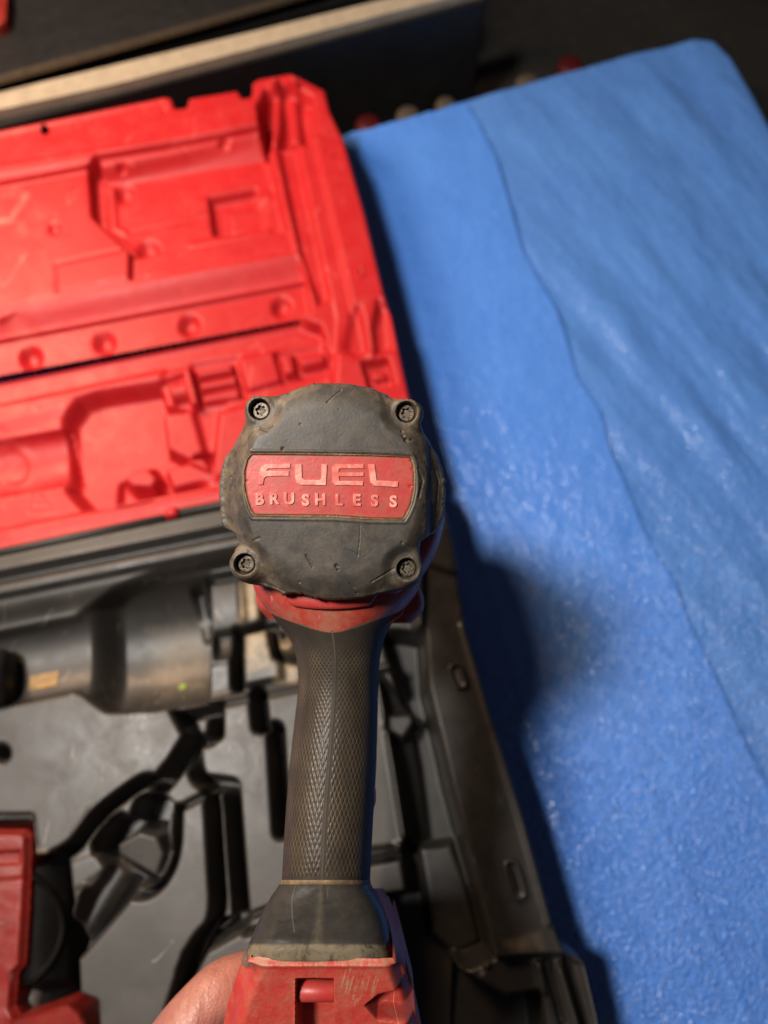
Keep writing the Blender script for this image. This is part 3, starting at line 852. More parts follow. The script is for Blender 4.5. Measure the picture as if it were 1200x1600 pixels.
# ------------------------------------------------------------------ red tool body in the left well
def red_body():
    e = empty('power_tool', Pz(-10, 1500, 0.0), 'glossy red and black power tool body cut off by the lower left corner', 'power tool')
    h = HF(-150, 60, 1290, 1700, 1, 4.6)
    X, Y = h.X, h.Y
    h.set([(-200, 1340), (30, 1330), (30, 1350), (-200, 1364)], 4.3, 8)
    h.line([(-200, 1398), (36, 1376)], 12, -0.08, 10)
    h.Z += 0.06 * fbm(X / 50, Y / 28, 2)
    out = [(-200, 1296), (34, 1298), (44, 1306), (40, 1420), (34, 1510), (22, 1524), (18, 1575), (26, 1590), (10, 1700), (-200, 1700)]
    s = poly_sdf(X, Y, out)
    h.Z -= 0.5 * sst(-12, 0, s) ** 2
    h.Z = np.where(s > 0, h.Z - 4.0 * sst(0, 7, s), h.Z)
    h.Z = np.maximum(h.Z, 0.3)
    f = grid_faces(*X.shape); k = (s < 7).ravel(); f = f[k[f].all(1)]
    obj('housing', h.mesh(4.6), f, M['gloss_red'], e, {'dust': 0 * X}, flip=True)
    g = HF(30, 128, 1336, 1600, 2, 3.4)
    gx, gy = g.X, g.Y
    g.Z = 3.6 - 2.4 * ((gx - 50) / 70) ** 2 + 0.3 * np.exp(-((np.hypot(gx - 20, (gy - 1450) * .8) - 74) / 3) ** 2)
    g.Z -= 1.2 * sst(1530, 1560, gy)
    g.Z -= 2.0 * (1 - sst(1340, 1356, gy)) + 1.5 * sst(96, 118, gx)
    g.Z = np.maximum(g.Z, .25)
    obj('motor_cover', g.mesh(3.4), grid_faces(*gx.shape), M['liner'], e, flip=True)
    
    seg_tube('rubber_bumper', Pz(36, 1560, 0.018), Pz(72, 1556, 0.016), 0.011, M['rubber'], e, 32)
    bm = bmesh.new()
    pts = [(-160, 1640), (-60, 1616), (40, 1586), (104, 1571), (126, 1584), (150, 1640), (150, 1760), (-160, 1760)]
    t = [Pz(x, y, .046 if i not in (4, 5) else 0.041) for i, (x, y) in enumerate(pts)]
    prism_bm(bm, t, [p * np.array([1, 1, 0]) + np.array([0, 0, .006]) for p in t], .002)
    bm_obj('foot_guard', bm, M['gloss_red'], e, smooth=False)
red_body()

# ------------------------------------------------------------------ impact wrench
D0 = 0.256                      # depth of the cap's face from the camera
def T(px, py, d, dz=0.0):
    P = Pd(px, py, d)
    return P + np.asarray(dz, float)[..., None] * FW
wrench = empty('impact_wrench', T(500, 1700, 0.30), 'cordless impact wrench with black rubber end cap and red lettered badge, held upright', 'impact wrench')

cap_out = [(517, 600), (540, 600), (562, 603), (585, 608), (604, 616), (618, 627), (634, 629), (648, 631), (659, 636), (662, 650), (656, 662),
           (664, 676), (676, 692), (688, 712), (696, 733), (700, 765), (699, 795), (695, 814), (684, 832), (672, 838), (657, 846), (655, 862), (658, 880),
           (662, 892), (655, 910), (640, 921), (610, 926), (585, 931), (560, 936), (517, 938), (480, 931), (462, 927), (440, 930), (425, 922), (405, 918), (385, 914), (368, 903),
           (361, 888), (362, 872), (372, 862), (368, 846), (360, 835), (344, 827), (338, 818), (336, 792), (334, 765), (337, 735), (344, 712), (362, 690),
           (378, 664), (388, 654), (386, 640), (391, 629), (404, 623), (418, 624), (432, 619), (455, 611), (476, 604), (495, 600)]
def grow(pts, k):
    # sizes were read off the picture; these parts lie deeper than the face, so they are larger
    return [(600 + (x - 600) * k, 800 + (y - 800) * k) for x, y in pts]
cap_out = grow(cap_out, 1.040)
SCREWS = grow([(407, 641), (635, 645), (384, 881), (636, 888)], 1.027)
zz = lambda pts: [(300 + x / 2.727, 560 + y / 2.727) for x, y in pts]
badge_out = zz([(252, 405), (420, 407), (760, 412), (934, 419), (946, 450), (951, 500), (949, 560), (936, 620), (918, 662), (903, 686), (760, 684), (600, 673), (262, 670), (244, 640), (228, 590), (220, 540), (220, 480), (232, 430)])

def star(center, poly, n):
    cx, cy = center
    # dense resample
    P = np.array(poly + [poly[0]], float)
    L = np.concatenate([[0], np.cumsum(np.hypot(*np.diff(P, axis=0).T))])
    s = np.linspace(0, L[-1], 4000, endpoint=False)
    x = np.interp(s, L, P[:, 0]); y = np.interp(s, L, P[:, 1])
    a = np.unwrap(np.arctan2(y - cy, x - cx)); r = np.hypot(x - cx, y - cy)
    if a[-1] < a[0]: a = a[::-1]; r = r[::-1]
    th = np.linspace(0, 2 * math.pi, n, endpoint=False)
    am = np.mod(a, 2 * math.pi); o = np.argsort(am)
    am = am[o]; r = r[o]
    am = np.concatenate([am - 2 * math.pi, am, am + 2 * math.pi]); r = np.concatenate([r, r, r])
    return th, np.interp(th, am, r)

def make_cap():
    n, m = 1100, 210
    c = (517, 766)
    th, Rr = star(c, cap_out, n)
    k = np.ones(7) / 7
    Rr = np.convolve(np.concatenate([Rr[-3:], Rr, Rr[:3]]), k, 'valid')
    # ragged torn edge, strongest at the four ears
    cx = c[0] + Rr * np.cos(th); cy = c[1] + Rr * np.sin(th)
    ear = np.zeros(n)
    for sx, sy in SCREWS: ear = np.maximum(ear, 1 - sst(14, 34, np.hypot(cx - sx, cy - sy)))
    rag = fbm(th * 40, th * 0 + 2, 4)
    Rr = Rr + 1.2 * rag + ear * (1.5 + 5 * np.clip(fbm(th * 70, th * 0 + 8, 3) + .15, -.3, 1))
    for a0, w, d in ((2.62, .010, -5), (2.60, .02, 3), (0.12, .012, -3), (-.10, .02, 2.5), (1.85, .012, -3), (1.72, .01, 3), (2.02, .015, 3), (-1.75, .012, 2.5), (-2.0, .01, -2)):
        Rr = Rr + d * np.exp(-(((th - a0 + math.pi) % (2 * math.pi) - math.pi) / w) ** 2)
    t = np.linspace(0, 1, m) ** 0.85
    RR = t[:, None] * Rr[None, :]
    X = c[0] + RR * np.cos(th); Y = c[1] + RR * np.sin(th)
    r = np.hypot((X - c[0]) / 1.0, (Y - c[1]))
    edge = (1 - t)[:, None] * Rr[None, :]
    # profile in cm, positive away from camera
    q = np.hypot((X - 517) / 144.0, (Y - 766) / 174.0)
    h = 0.10 * np.hypot((X - 517) / 146.0, (Y - 766) / 158.0) ** 2 + 0.20 * sst(0.93, 1.07, q) + 0.65 * sst(1.0, 1.28, q) ** 1.2 + 0.30 * sst(0, 1, (r - 120) / 58) ** 2
    # outer lobes on both flanks are a thicker ring
    lobe = sst(140, 150, np.abs(X - 517)) * (1 - sst(75, 95, np.abs(Y - 770)))
    h += lobe * (0.18 * sst(0, 1, (np.abs(X - 517) - 150) / 8))
    h += 0.35 * (1 - sst(0, 7, edge)) ** 2
    dust = np.zeros_like(h)
    dust += 0.55 * sst(0.88, 1.05, q)
    # ears with wells for the screws
    for sx, sy in SCREWS:
        d = np.hypot(X - sx, Y - sy)
        a = 1 - sst(18, 44, d)
        h = h * (1 - a) + 0.46 * a
        h += -0.02 * (1 - sst(2, 6, np.abs(d - 20)))
        h += 0.40 * (1 - sst(15, 17.5, d))
        dust += 0.15 * (1 - sst(3, 9, np.abs(d - 19)))
    # recess of the badge and its raised lip
    sb = poly_sdf(X, Y, badge_out)
    h += 0.11 * (1 - sst(-0.5, 2.5, sb))
    h += -0.03 * (1 - sst(0, 4, np.abs(sb - 5)))
    dust += 1.6 * (1 - sst(0.8, 2.6, np.abs(sb - .8)))
    # cuts, nicks and gouges
    cuts = [([(485, 838), (498, 862), (512, 888)], 1.7, .09), ([(716, 712), (714, 780), (705, 845)], 1.1, .03), ([(575, 185), (600, 160), (634, 130)], 1.8, .05),
            ([(290, 296), (320, 306), (338, 288)], 2.4, .10), ([(255, 778), (285, 766)], 2.6, .06), ([(650, 810), (740, 850)], .9, .03), ([(672, 960), (690, 978)], 2, .08),
            ([(965, 470), (985, 520), (968, 590)], 2.6, .09), ([(1000, 440), (1015, 500), (1003, 600)], 2.2, .08), ([(1035, 430), (1062, 520), (1050, 640)], 2.2, .07), ([(900, 330), (918, 352), (936, 345)], 3.2, .12),
            ([(765, 955), (860, 900)], 2.0, .08), ([(150, 470), (142, 520), (160, 560)], 2.2, .08), ([(128, 740), (160, 760)], 2.5, .08), ([(240, 960), (330, 980), (400, 1010)], 2.2, .07),
            ([(1005, 300), (1040, 370)], 2.2, .06)]
    for pl, w, d in cuts:
        dd = line_dist(X, Y, zz(pl)) + 0.6 * fbm(X / 3, Y / 3, 2)
        g = 1 - sst(w * .1, w * 1.25, dd + .5 * fbm(X / 9 + w, Y / 9, 2))
        h += 0.55 * d * g
        dust += 0.12 * g
    for x, y, rr, d in ((385, 385, 4.5, .10), (615, 885, 4.5, .09), (620, 900, 3, .1), (912, 345, 6, .14), (895, 785, 3.5, .07), (455, 955, 4, .06), (460, 280, 3, .03), (625, 215, 2, .03), (700, 1005, 3, .05), (895, 310, 4, .1), (140, 500, 4, .06)):
        x, y = zz([(x, y)])[0]
        dd = np.hypot(X - x, Y - y) + 1.2 * fbm(X / 3, Y / 3, 2)
        h += .8 * d * (1 - sst(rr * .1, rr * .9, dd))
        dust += 0.2 * (1 - sst(rr * .4, rr, dd))
    h += 0.022 * fbm(X / 45, Y / 45, 2) + 0.009 * fbm(X / 2.5, Y / 2.5, 3) * (0.12 + .6 * sst(.9, 1.1, q))
    h += 0.022 * sst(.95, 1.1, q) * fbm(X / 9, Y / 9, 3)
    dust += 0.35 * fbm(X / 30, Y / 40, 4)
    V = T(X, Y, D0, h / 100)
    # skirt going back
    last = V[-1]; hub = T(c[0], c[1], D0, 0.0)
    rows = [V]
    dl = [dust]
    for back, sh in ((0.10, 1.0), (0.35, .995), (1.0, .985), (1.6, .975), (2.4, .97), (2.4, .90)):
        base = last + FW * (back / 100)
        ctr = hub + FW * np.dot(base - hub, FW)[:, None]
        rr = ctr + (base - ctr) * sh + (0.0003 * fbm(th * 20, th * 0 + back * 9, 3))[:, None] * RT
        rows.append(rr[None]); dl.append(dust[-1:])
    V = np.concatenate(rows, 0); dust = np.concatenate(dl, 0)
    return obj('rear_cap', V, grid_faces(V.shape[0], n, True), M['rubber'], wrench, {'dust': np.clip(dust, 0, 1.2)}, flip=False)
cap = make_cap()

def make_screw():
    n = 96; m = 44
    th = np.linspace(0, 2 * math.pi, n, endpoint=False); r = np.linspace(0, .365, m)
    TH_, RR = np.meshgrid(th, r)
    lobes = 0.165 + 0.028 * np.cos(6 * TH_)
    h = 0.13 * (1 - sst(lobes - .012, lobes + .012, RR))          # torx socket
    h += 0.05 * (1 - sst(0, .03, np.abs(RR - .262))) * 0 + 0.10 * sst(.27, .365, RR) ** 2
    h = np.where(RR > .36, 0.40, h)
    h += 0.05 * (1 - sst(.19, .27, RR)) * 0
    V = (RR * np.cos(TH_))[..., None] * RT + (RR * np.sin(TH_))[..., None] * UP + h[..., None] * FW
    return V / 100, n, m
Vs, ns, ms = make_screw()
for i, (sx, sy) in enumerate(SCREWS):
    a = random.Random(i).uniform(0, 1)
    o = T(sx, sy, D0, 0.0074 if i < 9 else 0)
    x = Vs @ RT; y = Vs @ UP; z = Vs @ FW
    V = o + (x * math.cos(a) - y * math.sin(a))[..., None] * RT + (x * math.sin(a) + y * math.cos(a))[..., None] * UP + z[..., None] * FW
    obj('screw', V, grid_faces(ms, ns, True), M['steel'], cap, flip=True)

def make_badge():
    n, m = 500, 60
    c = (514, 760)
    th, Rr = star(c, badge_out, n)
    Rr = Rr - 1.0
    Rr = Rr + 0.5 * fbm(th * 30, th * 0 + 1, 3)
    t = np.linspace(0, 1, m)
    X = c[0] + t[:, None] * Rr * np.cos(th); Y = c[1] + t[:, None] * Rr * np.sin(th)
    sb = -poly_sdf(X, Y, badge_out)
    h = 0.06 * (1 - sst(0.3, 3.0, sb)) + 0.003 * fbm(X / 9, Y / 9, 2)
    h += 0.10 * (np.hypot((X - 517) / 146.0, (Y - 766) / 158.0)) ** 2
    # chipped right end
    for x, y, rr in ((932, 545, 3.0), (935, 430, 3.5), (940, 470, 2.0), (228, 520, 2)):
        x, y = zz([(x, y)])[0]; h += .08 * (1 - sst(rr * .3, rr, np.hypot(X - x, Y - y) + fbm(X / 2, Y / 2, 2)))
    V = T(X, Y, D0, (h + 0.03) / 100)
    skirt = V[-1] + FW * 0.002
    V = np.concatenate([V, skirt[None]], 0)
    dust = 0.9 * (1 - sst(2, 7, sb)) * .8 + 0.3 * fbm(X / 12, Y / 12, 3) + .25 * sst(560, 660, X)
    dust = np.concatenate([dust, dust[-1:]], 0)
    return obj('badge', V, grid_faces(m + 1, n, True), M['badge'], wrench, {'dust': np.clip(dust, 0, 1)}, flip=False)
badge = make_badge()
def badge_rim():
    n = 500; c = (514, 760)
    th, Rr = star(c, badge_out, n)
    Rr = Rr + 0.5
    rows = []
    for dr, dz in ((-2.2, .05), (-1.3, -.012), (0.0, -.030), (1.0, -.02), (1.9, .04)):
        rr = Rr + dr * (1 + .5 * fbm(th * 25, th * 0 + 5, 3)); x = c[0] + rr * np.cos(th); y = c[1] + rr * np.sin(th)
        rows.append(T(x, y, D0, (0.02 + dz + 0.10 * (np.hypot((x - 517) / 146.0, (y - 766) / 158.0)) ** 2 + .012 * fbm(th * 40, th * 0, 3)) / 100))
    obj('badge_rim', np.array(rows), grid_faces(5, n, True), M['tan'], badge, flip=False)
badge_rim()
FACE = lambda x, y: 0.03 + 0.10 * (np.hypot((x - 517) / 146.0, (y - 766) / 158.0)) ** 2
def letter(pts, height=0.055, inset=0.7):
    P = np.array(zz(pts)); n = len(P)
    a = np.roll(P, 1, 0) - P; b = np.roll(P, -1, 0) - P
    area2 = np.sum(P[:, 0] * np.roll(P[:, 1], -1) - np.roll(P[:, 0], -1) * P[:, 1])
    e = np.roll(P, -1, 0) - P; e /= np.linalg.norm(e, axis=1)[:, None]
    nr = np.stack([-e[:, 1], e[:, 0]], 1) * (1 if area2 > 0 else -1)
    nn = nr + np.roll(nr, 1, 0); nn /= np.maximum(np.linalg.norm(nn, axis=1)[:, None] ** 2 / 2, .6)
    Q = P + nn * inset
    bm = bmesh.new()
    base = [bm.verts.new(T(x, y, D0, (FACE(x, y) + .03) / 100)) for x, y in P]
    mid = [bm.verts.new(T(x, y, D0, (FACE(x, y) - height * .7) / 100)) for x, y in P + nn * inset * .35]
    top = [bm.verts.new(T(x, y, D0, (FACE(x, y) - height) / 100)) for x, y in Q]
    bm.faces.new(top)
    for r0, r1 in ((base, mid), (mid, top)):
        for i in range(n): bm.faces.new((r0[i], r0[(i + 1) % n], r1[(i + 1) % n], r1[i]))
    bmesh.ops.triangulate(bm, faces=[f for f in bm.faces if len(f.verts) > 4])
    return bm_obj('letter', bm, M['letter'], badge, smooth=False)
letter([(308, 450), (420, 447), (420, 468), (325, 470), (317, 478), (414, 479), (413, 501), (316, 503), (307, 512), (303, 538), (280, 540), (283, 500), (292, 465)])
letter([(438, 452), (468, 450), (470, 508), (479, 517), (545, 518), (551, 511), (552, 450), (577, 452), (572, 541), (462, 540), (444, 530), (438, 500)])
letter([(612, 450), (733, 450), (733, 470), (632, 470), (626, 477), (627, 485), (733, 485), (733, 503), (627, 504), (630, 521), (731, 522), (730, 543), (611, 541), (598, 528), (596, 466)])
letter([(750, 450), (779, 450), (788, 519), (881, 524), (878, 549), (774, 544), (760, 532)])
lx = (287, 349, 414, 484, 547, 627, 702, 778, 858)
ly = (622, 620, 620, 626, 624, 625, 626, 629, 632)
for ch, x, y in zip('BRUSHLESS', lx, ly):
    me, co = text_mesh(ch, 1, 0.05, 0.025, 0.012)
    px, py = zz([(x, y)])[0]
    base = T(px, py, D0, (FACE(px, py) - 0.022) / 100)
    s = 0.0057
    W = base + np.outer(co[:, 0] * s, RT) + np.outer(co[:, 1] * s, UP) - np.outer(co[:, 2] * s, FW)
    me.vertices.foreach_set('co', (W - np.array(wrench.location)).astype(np.float32).ravel()); me.update()
    me.flip_normals()
    link('letter', me, M['letter'], badge)

# generic loft of superellipse sections: rows of (py, xl, xr, centre depth, half depth, exponent)
def loft(name, rows, mat, n=96, sub=8, parent=wrench, ystart=None, yend=None, extra=None, attrf=None, cap_ends=True):
    A = np.array(rows, float)
    py = np.linspace(A[0, 0], A[-1, 0], (len(rows) - 1) * sub + 1)
    def smooth_i(col):
        v = np.interp(py, A[:, 0], A[:, col])
        k = max(sub // 2, 1)
        pad = np.concatenate([np.full(k, v[0]), v, np.full(k, v[-1])])
        return np.convolve(pad, np.ones(2 * k + 1) / (2 * k + 1), 'valid')
    xl, xr, dc, hb, ex = [smooth_i(i) for i in range(1, 6)]
    th = np.linspace(0, 2 * math.pi, n, endpoint=False)      # th = pi/2 is toward the camera
    PYs = np.repeat(py[:, None], n, 1)
    if ystart is not None:
        ux = np.cos(th)
        y0 = ystart(ux); y1 = np.full(n, py[-1]) if yend is None else yend(ux)
        f = (py - py[0]) / (py[-1] - py[0])
        PYs = y0[None] + f[:, None] * (y1 - y0)[None]
    g = lambda c: np.interp(PYs, py, c)
    XL, XR, DC, HB, EX = g(xl), g(xr), g(dc), g(hb), g(ex)
    a = (XR - XL) / 2 * DC / F
    ct, st = np.cos(th)[None], np.sin(th)[None]
    cx = np.sign(ct) * np.abs(ct) ** (2 / EX); sx = np.sign(st) * np.abs(st) ** (2 / EX)
    C = Pd((XL + XR) / 2, PYs, DC)
    off = 0 if extra is None else extra(PYs, cx, sx, a, HB)
    dz = sx * (HB + off)
    V = C + (cx * (a + off))[..., None] * RT - dz[..., None] * FW + (dz * (PYs - 800) / F)[..., None] * UP
    at = None
    if attrf is not None: at = attrf(PYs, cx, sx, a, HB)
    return obj(name, V, grid_faces(len(py), n, True), mat, parent, at, flip=False)

# motor housing behind the cap (red) with the front bulges seen at lower right
def housing():
    c = (524, 775)
    n = 180
    th = np.linspace(0, 2 * math.pi, n, endpoint=False)
    rows = []
    for dep, rx, ry, ox, oy in ((0.018, 150, 140, 0, 0), (0.0181, 156, 160, 6, 8), (0.024, 164, 176, 10, 16), (0.045, 175, 192, 12, 20), (0.075, 182, 198, 12, 20), (0.10, 170, 185, 12, 14), (0.13, 140, 150, 10, 0), (0.131, 20, 20, 10, 0)):
        rows.append(T(c[0] + ox + rx * np.cos(th), c[1] + oy + ry * np.sin(th), D0, dep))
    return obj('motor_housing', np.array(rows), grid_faces(len(rows), n, True), M['house_red'], wrench, flip=False)
housing()

# neck: red collar then black rubber
NK = [(860, 392, 662, .305, .030, 2.3), (900, 394, 660, .303, .030, 2.3), (930, 402, 650, .301, .029, 2.25), (955, 420, 628, .300, .0275, 2.2), (975, 436, 610, .300, .026, 2.1),
      (990, 450, 602, .300, .025, 2.1), (1010, 460, 597, .300, .0235, 2.05), (1040, 467, 592, .2995, .0225, 2.05), (1080, 467, 591, .2985, .022, 2.05)]
bound = lambda u: 985 - 34 * np.abs(u) ** 1.6
loft('collar', NK[:7], M['house_red'], 200, 10, ystart=lambda u: 860 + 0 * u, yend=lambda u: bound(u) + 3, attrf=lambda PY, cx, sx, a, b: {'dust': 0.25 + 0.5 * fbm(PY / 20, cx * 8, 3)})

seam_x = lambda PY: 0.0
def grip_build():
    rows = NK[3:] + [(1130, 461, 590, .2955, .0215, 2.1), (1200, 453, 588, .2905, .0215, 2.1), (1280, 447, 583, .2850, .0215, 2.15), (1340, 444, 580, .2810, .0215, 2.2), (1376, 442, 578, .2790, .0215, 2.25)]
    def patt(PY, cx, sx, a, b):
        # arc coordinate in cm from the rear seam, along coordinate in cm
        ang = np.arctan2(cx, np.maximum(sx, -1))
        s = ang * 1.9
        v = (PY - 960) / 38.5
        ph = 0.62 - 0.30 * (1 - sst(1040, 1200, PY))
        # length of lozenge grows downwards: integrate
        yy = np.linspace(940, 1400, 400); L = 0.25 + 0.25 * sst(1030, 1220, yy)
        cum = np.cumsum(1 / L) * (yy[1] - yy[0]) / 38.5
        vv = np.interp(PY, yy, cum)
        w = 0.182
        p = s / w + vv; q = s / w - vv
        tri = lambda t: np.abs((t % 1.0) - 0.5) * 2       # 1 at cell border
        ln = np.maximum(sst(.78, .97, tri(p)), sst(.78, .97, tri(q)))
        bulge = (1 - tri(p) ** 2) * (1 - tri(q) ** 2) * np.clip(0.85 + 0.7 * fbm(PY / 55, s * 1.6, 3), .25, 1.3)
        ln = ln * np.clip(0.75 + 0.9 * fbm(PY / 45 + 7, s * 2.2, 3), .15, 1.1)
        zone = sst(.09, .14, np.abs(s)) * sst(1000, 1035, PY + 40 * np.abs(cx) ** 2) * (1 - sst(1366, 1371, PY)) * (1 - sst(1.55, 1.75, s)) * (sx > -.2)
        return s, ln, bulge, zone
    def extra(PY, cx, sx, a, b):
        s, ln, bulge, zone = patt(PY, cx, sx, a, b)
        wob = 0.0
        seam = np.exp(-((s - 0.012) / .028) ** 2) * (sx > 0)
        step = 0.005 * sst(-.02, .02, s) * (sx > 0)
        return (zone * (0.015 * bulge - 0.006) + 0.010 * seam - step + .004 * fbm(PY / 5, s * 8, 3)) / 100
    def at(PY, cx, sx, a, b):
        s, ln, bulge, zone = patt(PY, cx, sx, a, b)
        seam = np.exp(-((s - 0.012) / .018) ** 2) * (sx > 0) * (0.35 + 0.6 * (1 - sst(1000, 1060, PY)) + .5 * sst(1250, 1380, PY))
        lip = np.where(PY - (bound(cx)) < 4, 0.8, 0)
        return {'groove': np.clip(zone * ln * 0.9 + seam + lip + 0.12 * fbm(PY / 40, s * 2, 3), 0, 1), 'knurl': zone}
    return loft('grip', rows, M['grip'], 640, 75, ystart=lambda u: bound(u), extra=extra, attrf=at)
grip_build()
# thin worn band of dirt at the foot of the grip
loft('grip_band', [(1375, 441.0, 578.8, .2790, .02175, 2.25), (1377, 440.6, 579.2, .2790, .0219, 2.25), (1380, 440.6, 579.2, .2789, .0219, 2.25), (1382, 441, 579, .2789, .0217, 2.3)], M['tan'], 120, 2)
# boot
def boot_extra(PY, cx, sx, a, b):
    s = cx
    return (0.014 * np.exp(-((s + .01) / .02) ** 2) * (sx > 0) + 0.012 * sst(-.02, .0, -s) + 0.02 * fbm(PY / 18, cx * 4, 3)) / 100
def boot_at(PY, cx, sx, a, b):
    return {'dust': 0.05 + 1.5 * sst(1473, 1479, PY) * (sx > 0) * (0.9 + .4 * fbm(PY / 8, cx * 8, 3)) + .5 * np.exp(-((cx + .01) / .02) ** 2)}  # pale lower band: dust plus the chamfer's brighter light painted in
M['boot'] = plastic('smooth_black_rubber', (0.034, 0.031, 0.028), (0.028, 0.025, 0.022), 0.38, dustc=(0.17, 0.135, 0.09), dust=0.06, scr=0.2, bmp=0.10, nscale=50, spec=0.25)
loft('boot', [(1382, 440, 579, .2788, .0216, 2.5), (1396, 430, 588, .2785, .0222, 2.7), (1420, 418, 600, .2785, .0230, 3.0), (1450, 405, 608, .2790, .0240, 3.3), (1474, 396, 613, .2795, .0246, 3.5), (1480, 393, 614, .2798, .0258, 3.6),
              (1500, 386, 617, .2804, .0266, 3.8), (1508, 385, 618, .2806, .0268, 3.8), (1510, 387, 616, .2806, .0250, 3.8)], M['boot'], 260, 10, extra=boot_extra, attrf=boot_at)

def make_foot():
    """battery foot: front relief with slot and side hole, wrapped round to the sides"""
    d0 = .2535
    h = HF(320, 672, 1500, 1720, 1.5, 0.0)
    X = h.X; Y = h.Y + 2 * (1 - sst(0, .07, (h.X - 320) / 352)) + 2 * sst(.93, 1, (h.X - 320) / 352); h.Y = Y
    xl = np.interp(Y, [1500, 1512, 1560, 1600, 1720], [392, 382, 360, 346, 318]); xr = np.interp(Y, [1500, 1512, 1560, 1600, 1720], [613, 622, 640, 651, 676])
    u = (X - 320) / (672 - 320)
    # remap columns onto the outline
    X = xl + u * (xr - xl); h.X = X
    e = np.minimum(X - xl, xr - X)
    Z = (0.9 * (1 - sst(0, 40, X - xl)) ** 1.6 + 0.8 * (1 - sst(0, 26, xr - X)) ** 2) * (0.15 + 0.85 * sst(1504, 1530, Y)) + 0.10 * (1 - sst(1500, 1507, Y))
    Z -= 0.05 * np.exp(-((Y - 1509) / 3.0) ** 2)
    Z += 0.008 * np.exp(-((X - 492) / 1.5) ** 2)
    m = 1 - sst(-2, 2, poly_sdf(X, Y, [(463, 1531), (520, 1531), (521, 1740), (463, 1740)])); Z += 1.3 * m
    mh = 1 - sst(-3, 3, poly_sdf(X, Y, [(572, 1572), (592, 1556), (630, 1548), (660, 1552), (660, 1600), (590, 1592)])); Z += 0.9 * mh
    ms_ = 1 - sst(-2, 2, np.abs(X - 462) - 2); Z -= 0.05 * ms_ * sst(1531, 1535, Y)
    Z += 0.25 * (1 - sst(-4, 4, poly_sdf(X, Y, [(300, 1620), (356, 1570), (366, 1640), (350, 1760), (300, 1760)])))
    Z += 0.02 * fbm(X / 20, Y / 20, 3) + 0.006 * fbm(X / 3, Y / 3, 3)
    V = T(X, Y, d0, Z / 100)
    # sides: wrap backwards
    L = V[:, 0]; Rr = V[:, -1]
    left = np.stack([L + FW * .045 + RT * .004, L + FW * .012], 1); right = np.stack([Rr + FW * .012, Rr + FW * .045 - RT * .004], 1)
    V = np.concatenate([left, V, right], 1)
    dd = 0.05 + 0.6 * (1 - sst(0, 8, Y - 1506)) + 0.4 * fbm(X / 24, Y / 24, 4)
    # scraped patch at the right of the slot
    scr = 0
    rs = np.random.RandomState(4)
    for i in range(26):
        x = rs.uniform(538, 592); y = rs.uniform(1512, 1545); l = rs.uniform(10, 34)
        scr = scr + (1 - sst(.5, 1.6, line_dist(X, Y, [(x, y), (x - l * .28, y + l)]))) * rs.uniform(.6, 1.2)
    dd = dd + scr
    dd = np.concatenate([dd[:, :1]] * 2 + [dd] + [dd[:, -1:]] * 2, 1)
    foot = obj('battery_foot', V, grid_faces(V.shape[0], V.shape[1]), M['house_red'], wrench, {'dust': np.clip(dd, 0, 1.2)}, flip=True)
    seg_tube('belt_hook_pin', T(460, 1566, d0, .0062), T(523, 1566, d0, .0062), .0036, M['badge'], foot, 40)
    return foot
make_foot()
# battery pack further forward, in the tool's own shade on the right
loft('battery_pack', [(1388, 450, 590, .345, .026, 3), (1400, 430, 606, .345, .030, 3.5), (1447, 410, 627, .344, .032, 4), (1500, 400, 638, .343, .034, 4), (1600, 380, 650, .341, .035, 4), (1760, 360, 664, .338, .035, 4)], M['house_red'], 120, 6)
# rubber bulge and red trim on the far side of the head at lower right, side button on the grip
loft('front_trim', [(900, 580, 645, .335, .008, 2), (925, 576, 660, .335, .010, 2.2), (948, 576, 664, .335, .012, 2.2), (966, 580, 656, .335, .009, 2), (974, 590, 636, .335, .004, 2)], M['house_red'], 60, 4)
loft('front_trim', [(925, 399, 470, .330, .008, 2), (945, 402, 470, .330, .010, 2.2), (958, 409, 470, .330, .008, 2.2), (968, 422, 460, .330, .004, 2)], M['house_red'], 60, 4)
loft('side_button', [(1222, 575, 584, .2860, .001, 2), (1230, 570, 587, .2860, .0045, 2), (1245, 569, 588, .2855, .0055, 2), (1258, 572, 586.5, .285, .0045, 2), (1264, 577, 583, .285, .001, 2)], M['house_red'], 40, 4)
def collar_lip():
    n, m = 60, 14
    u = np.linspace(0, 1, n)[None]; v = np.linspace(0, 1, m)[:, None]
    X = 438 + u * 154 + 0 * v
    edge = 1 - (1 - sst(0, .12, u)) - sst(.88, 1, u)
    Y = 918 + v * (8 + 20 * np.sqrt(np.clip(edge, 0, 1))) + 10 * (1 - (2 * u - 1) ** 2) * .6
    Z = -0.0015 * np.sqrt(np.clip(1 - (2 * v - 1) ** 2, 0, 1)) + .0045 * (2 * u - 1) ** 2
    V = T(X, Y, .2700, Z)
    obj('collar_lip', V, grid_faces(m, n), M['badge'], wrench, flip=True)
collar_lip()
# small red window at the right of the collar
bm = bmesh.new()
wp = [(576, 983), (590, 968), (612, 956), (632, 950), (628, 962), (608, 976), (588, 984)]
t_ = [T(x, y, .2835 + .00017 * (x - 576)) for x, y in wp]
prism_bm(bm, t_, [p + FW * .008 for p in t_], .0006)
bm_obj('collar_inlay', bm, M['house_red'], wrench)

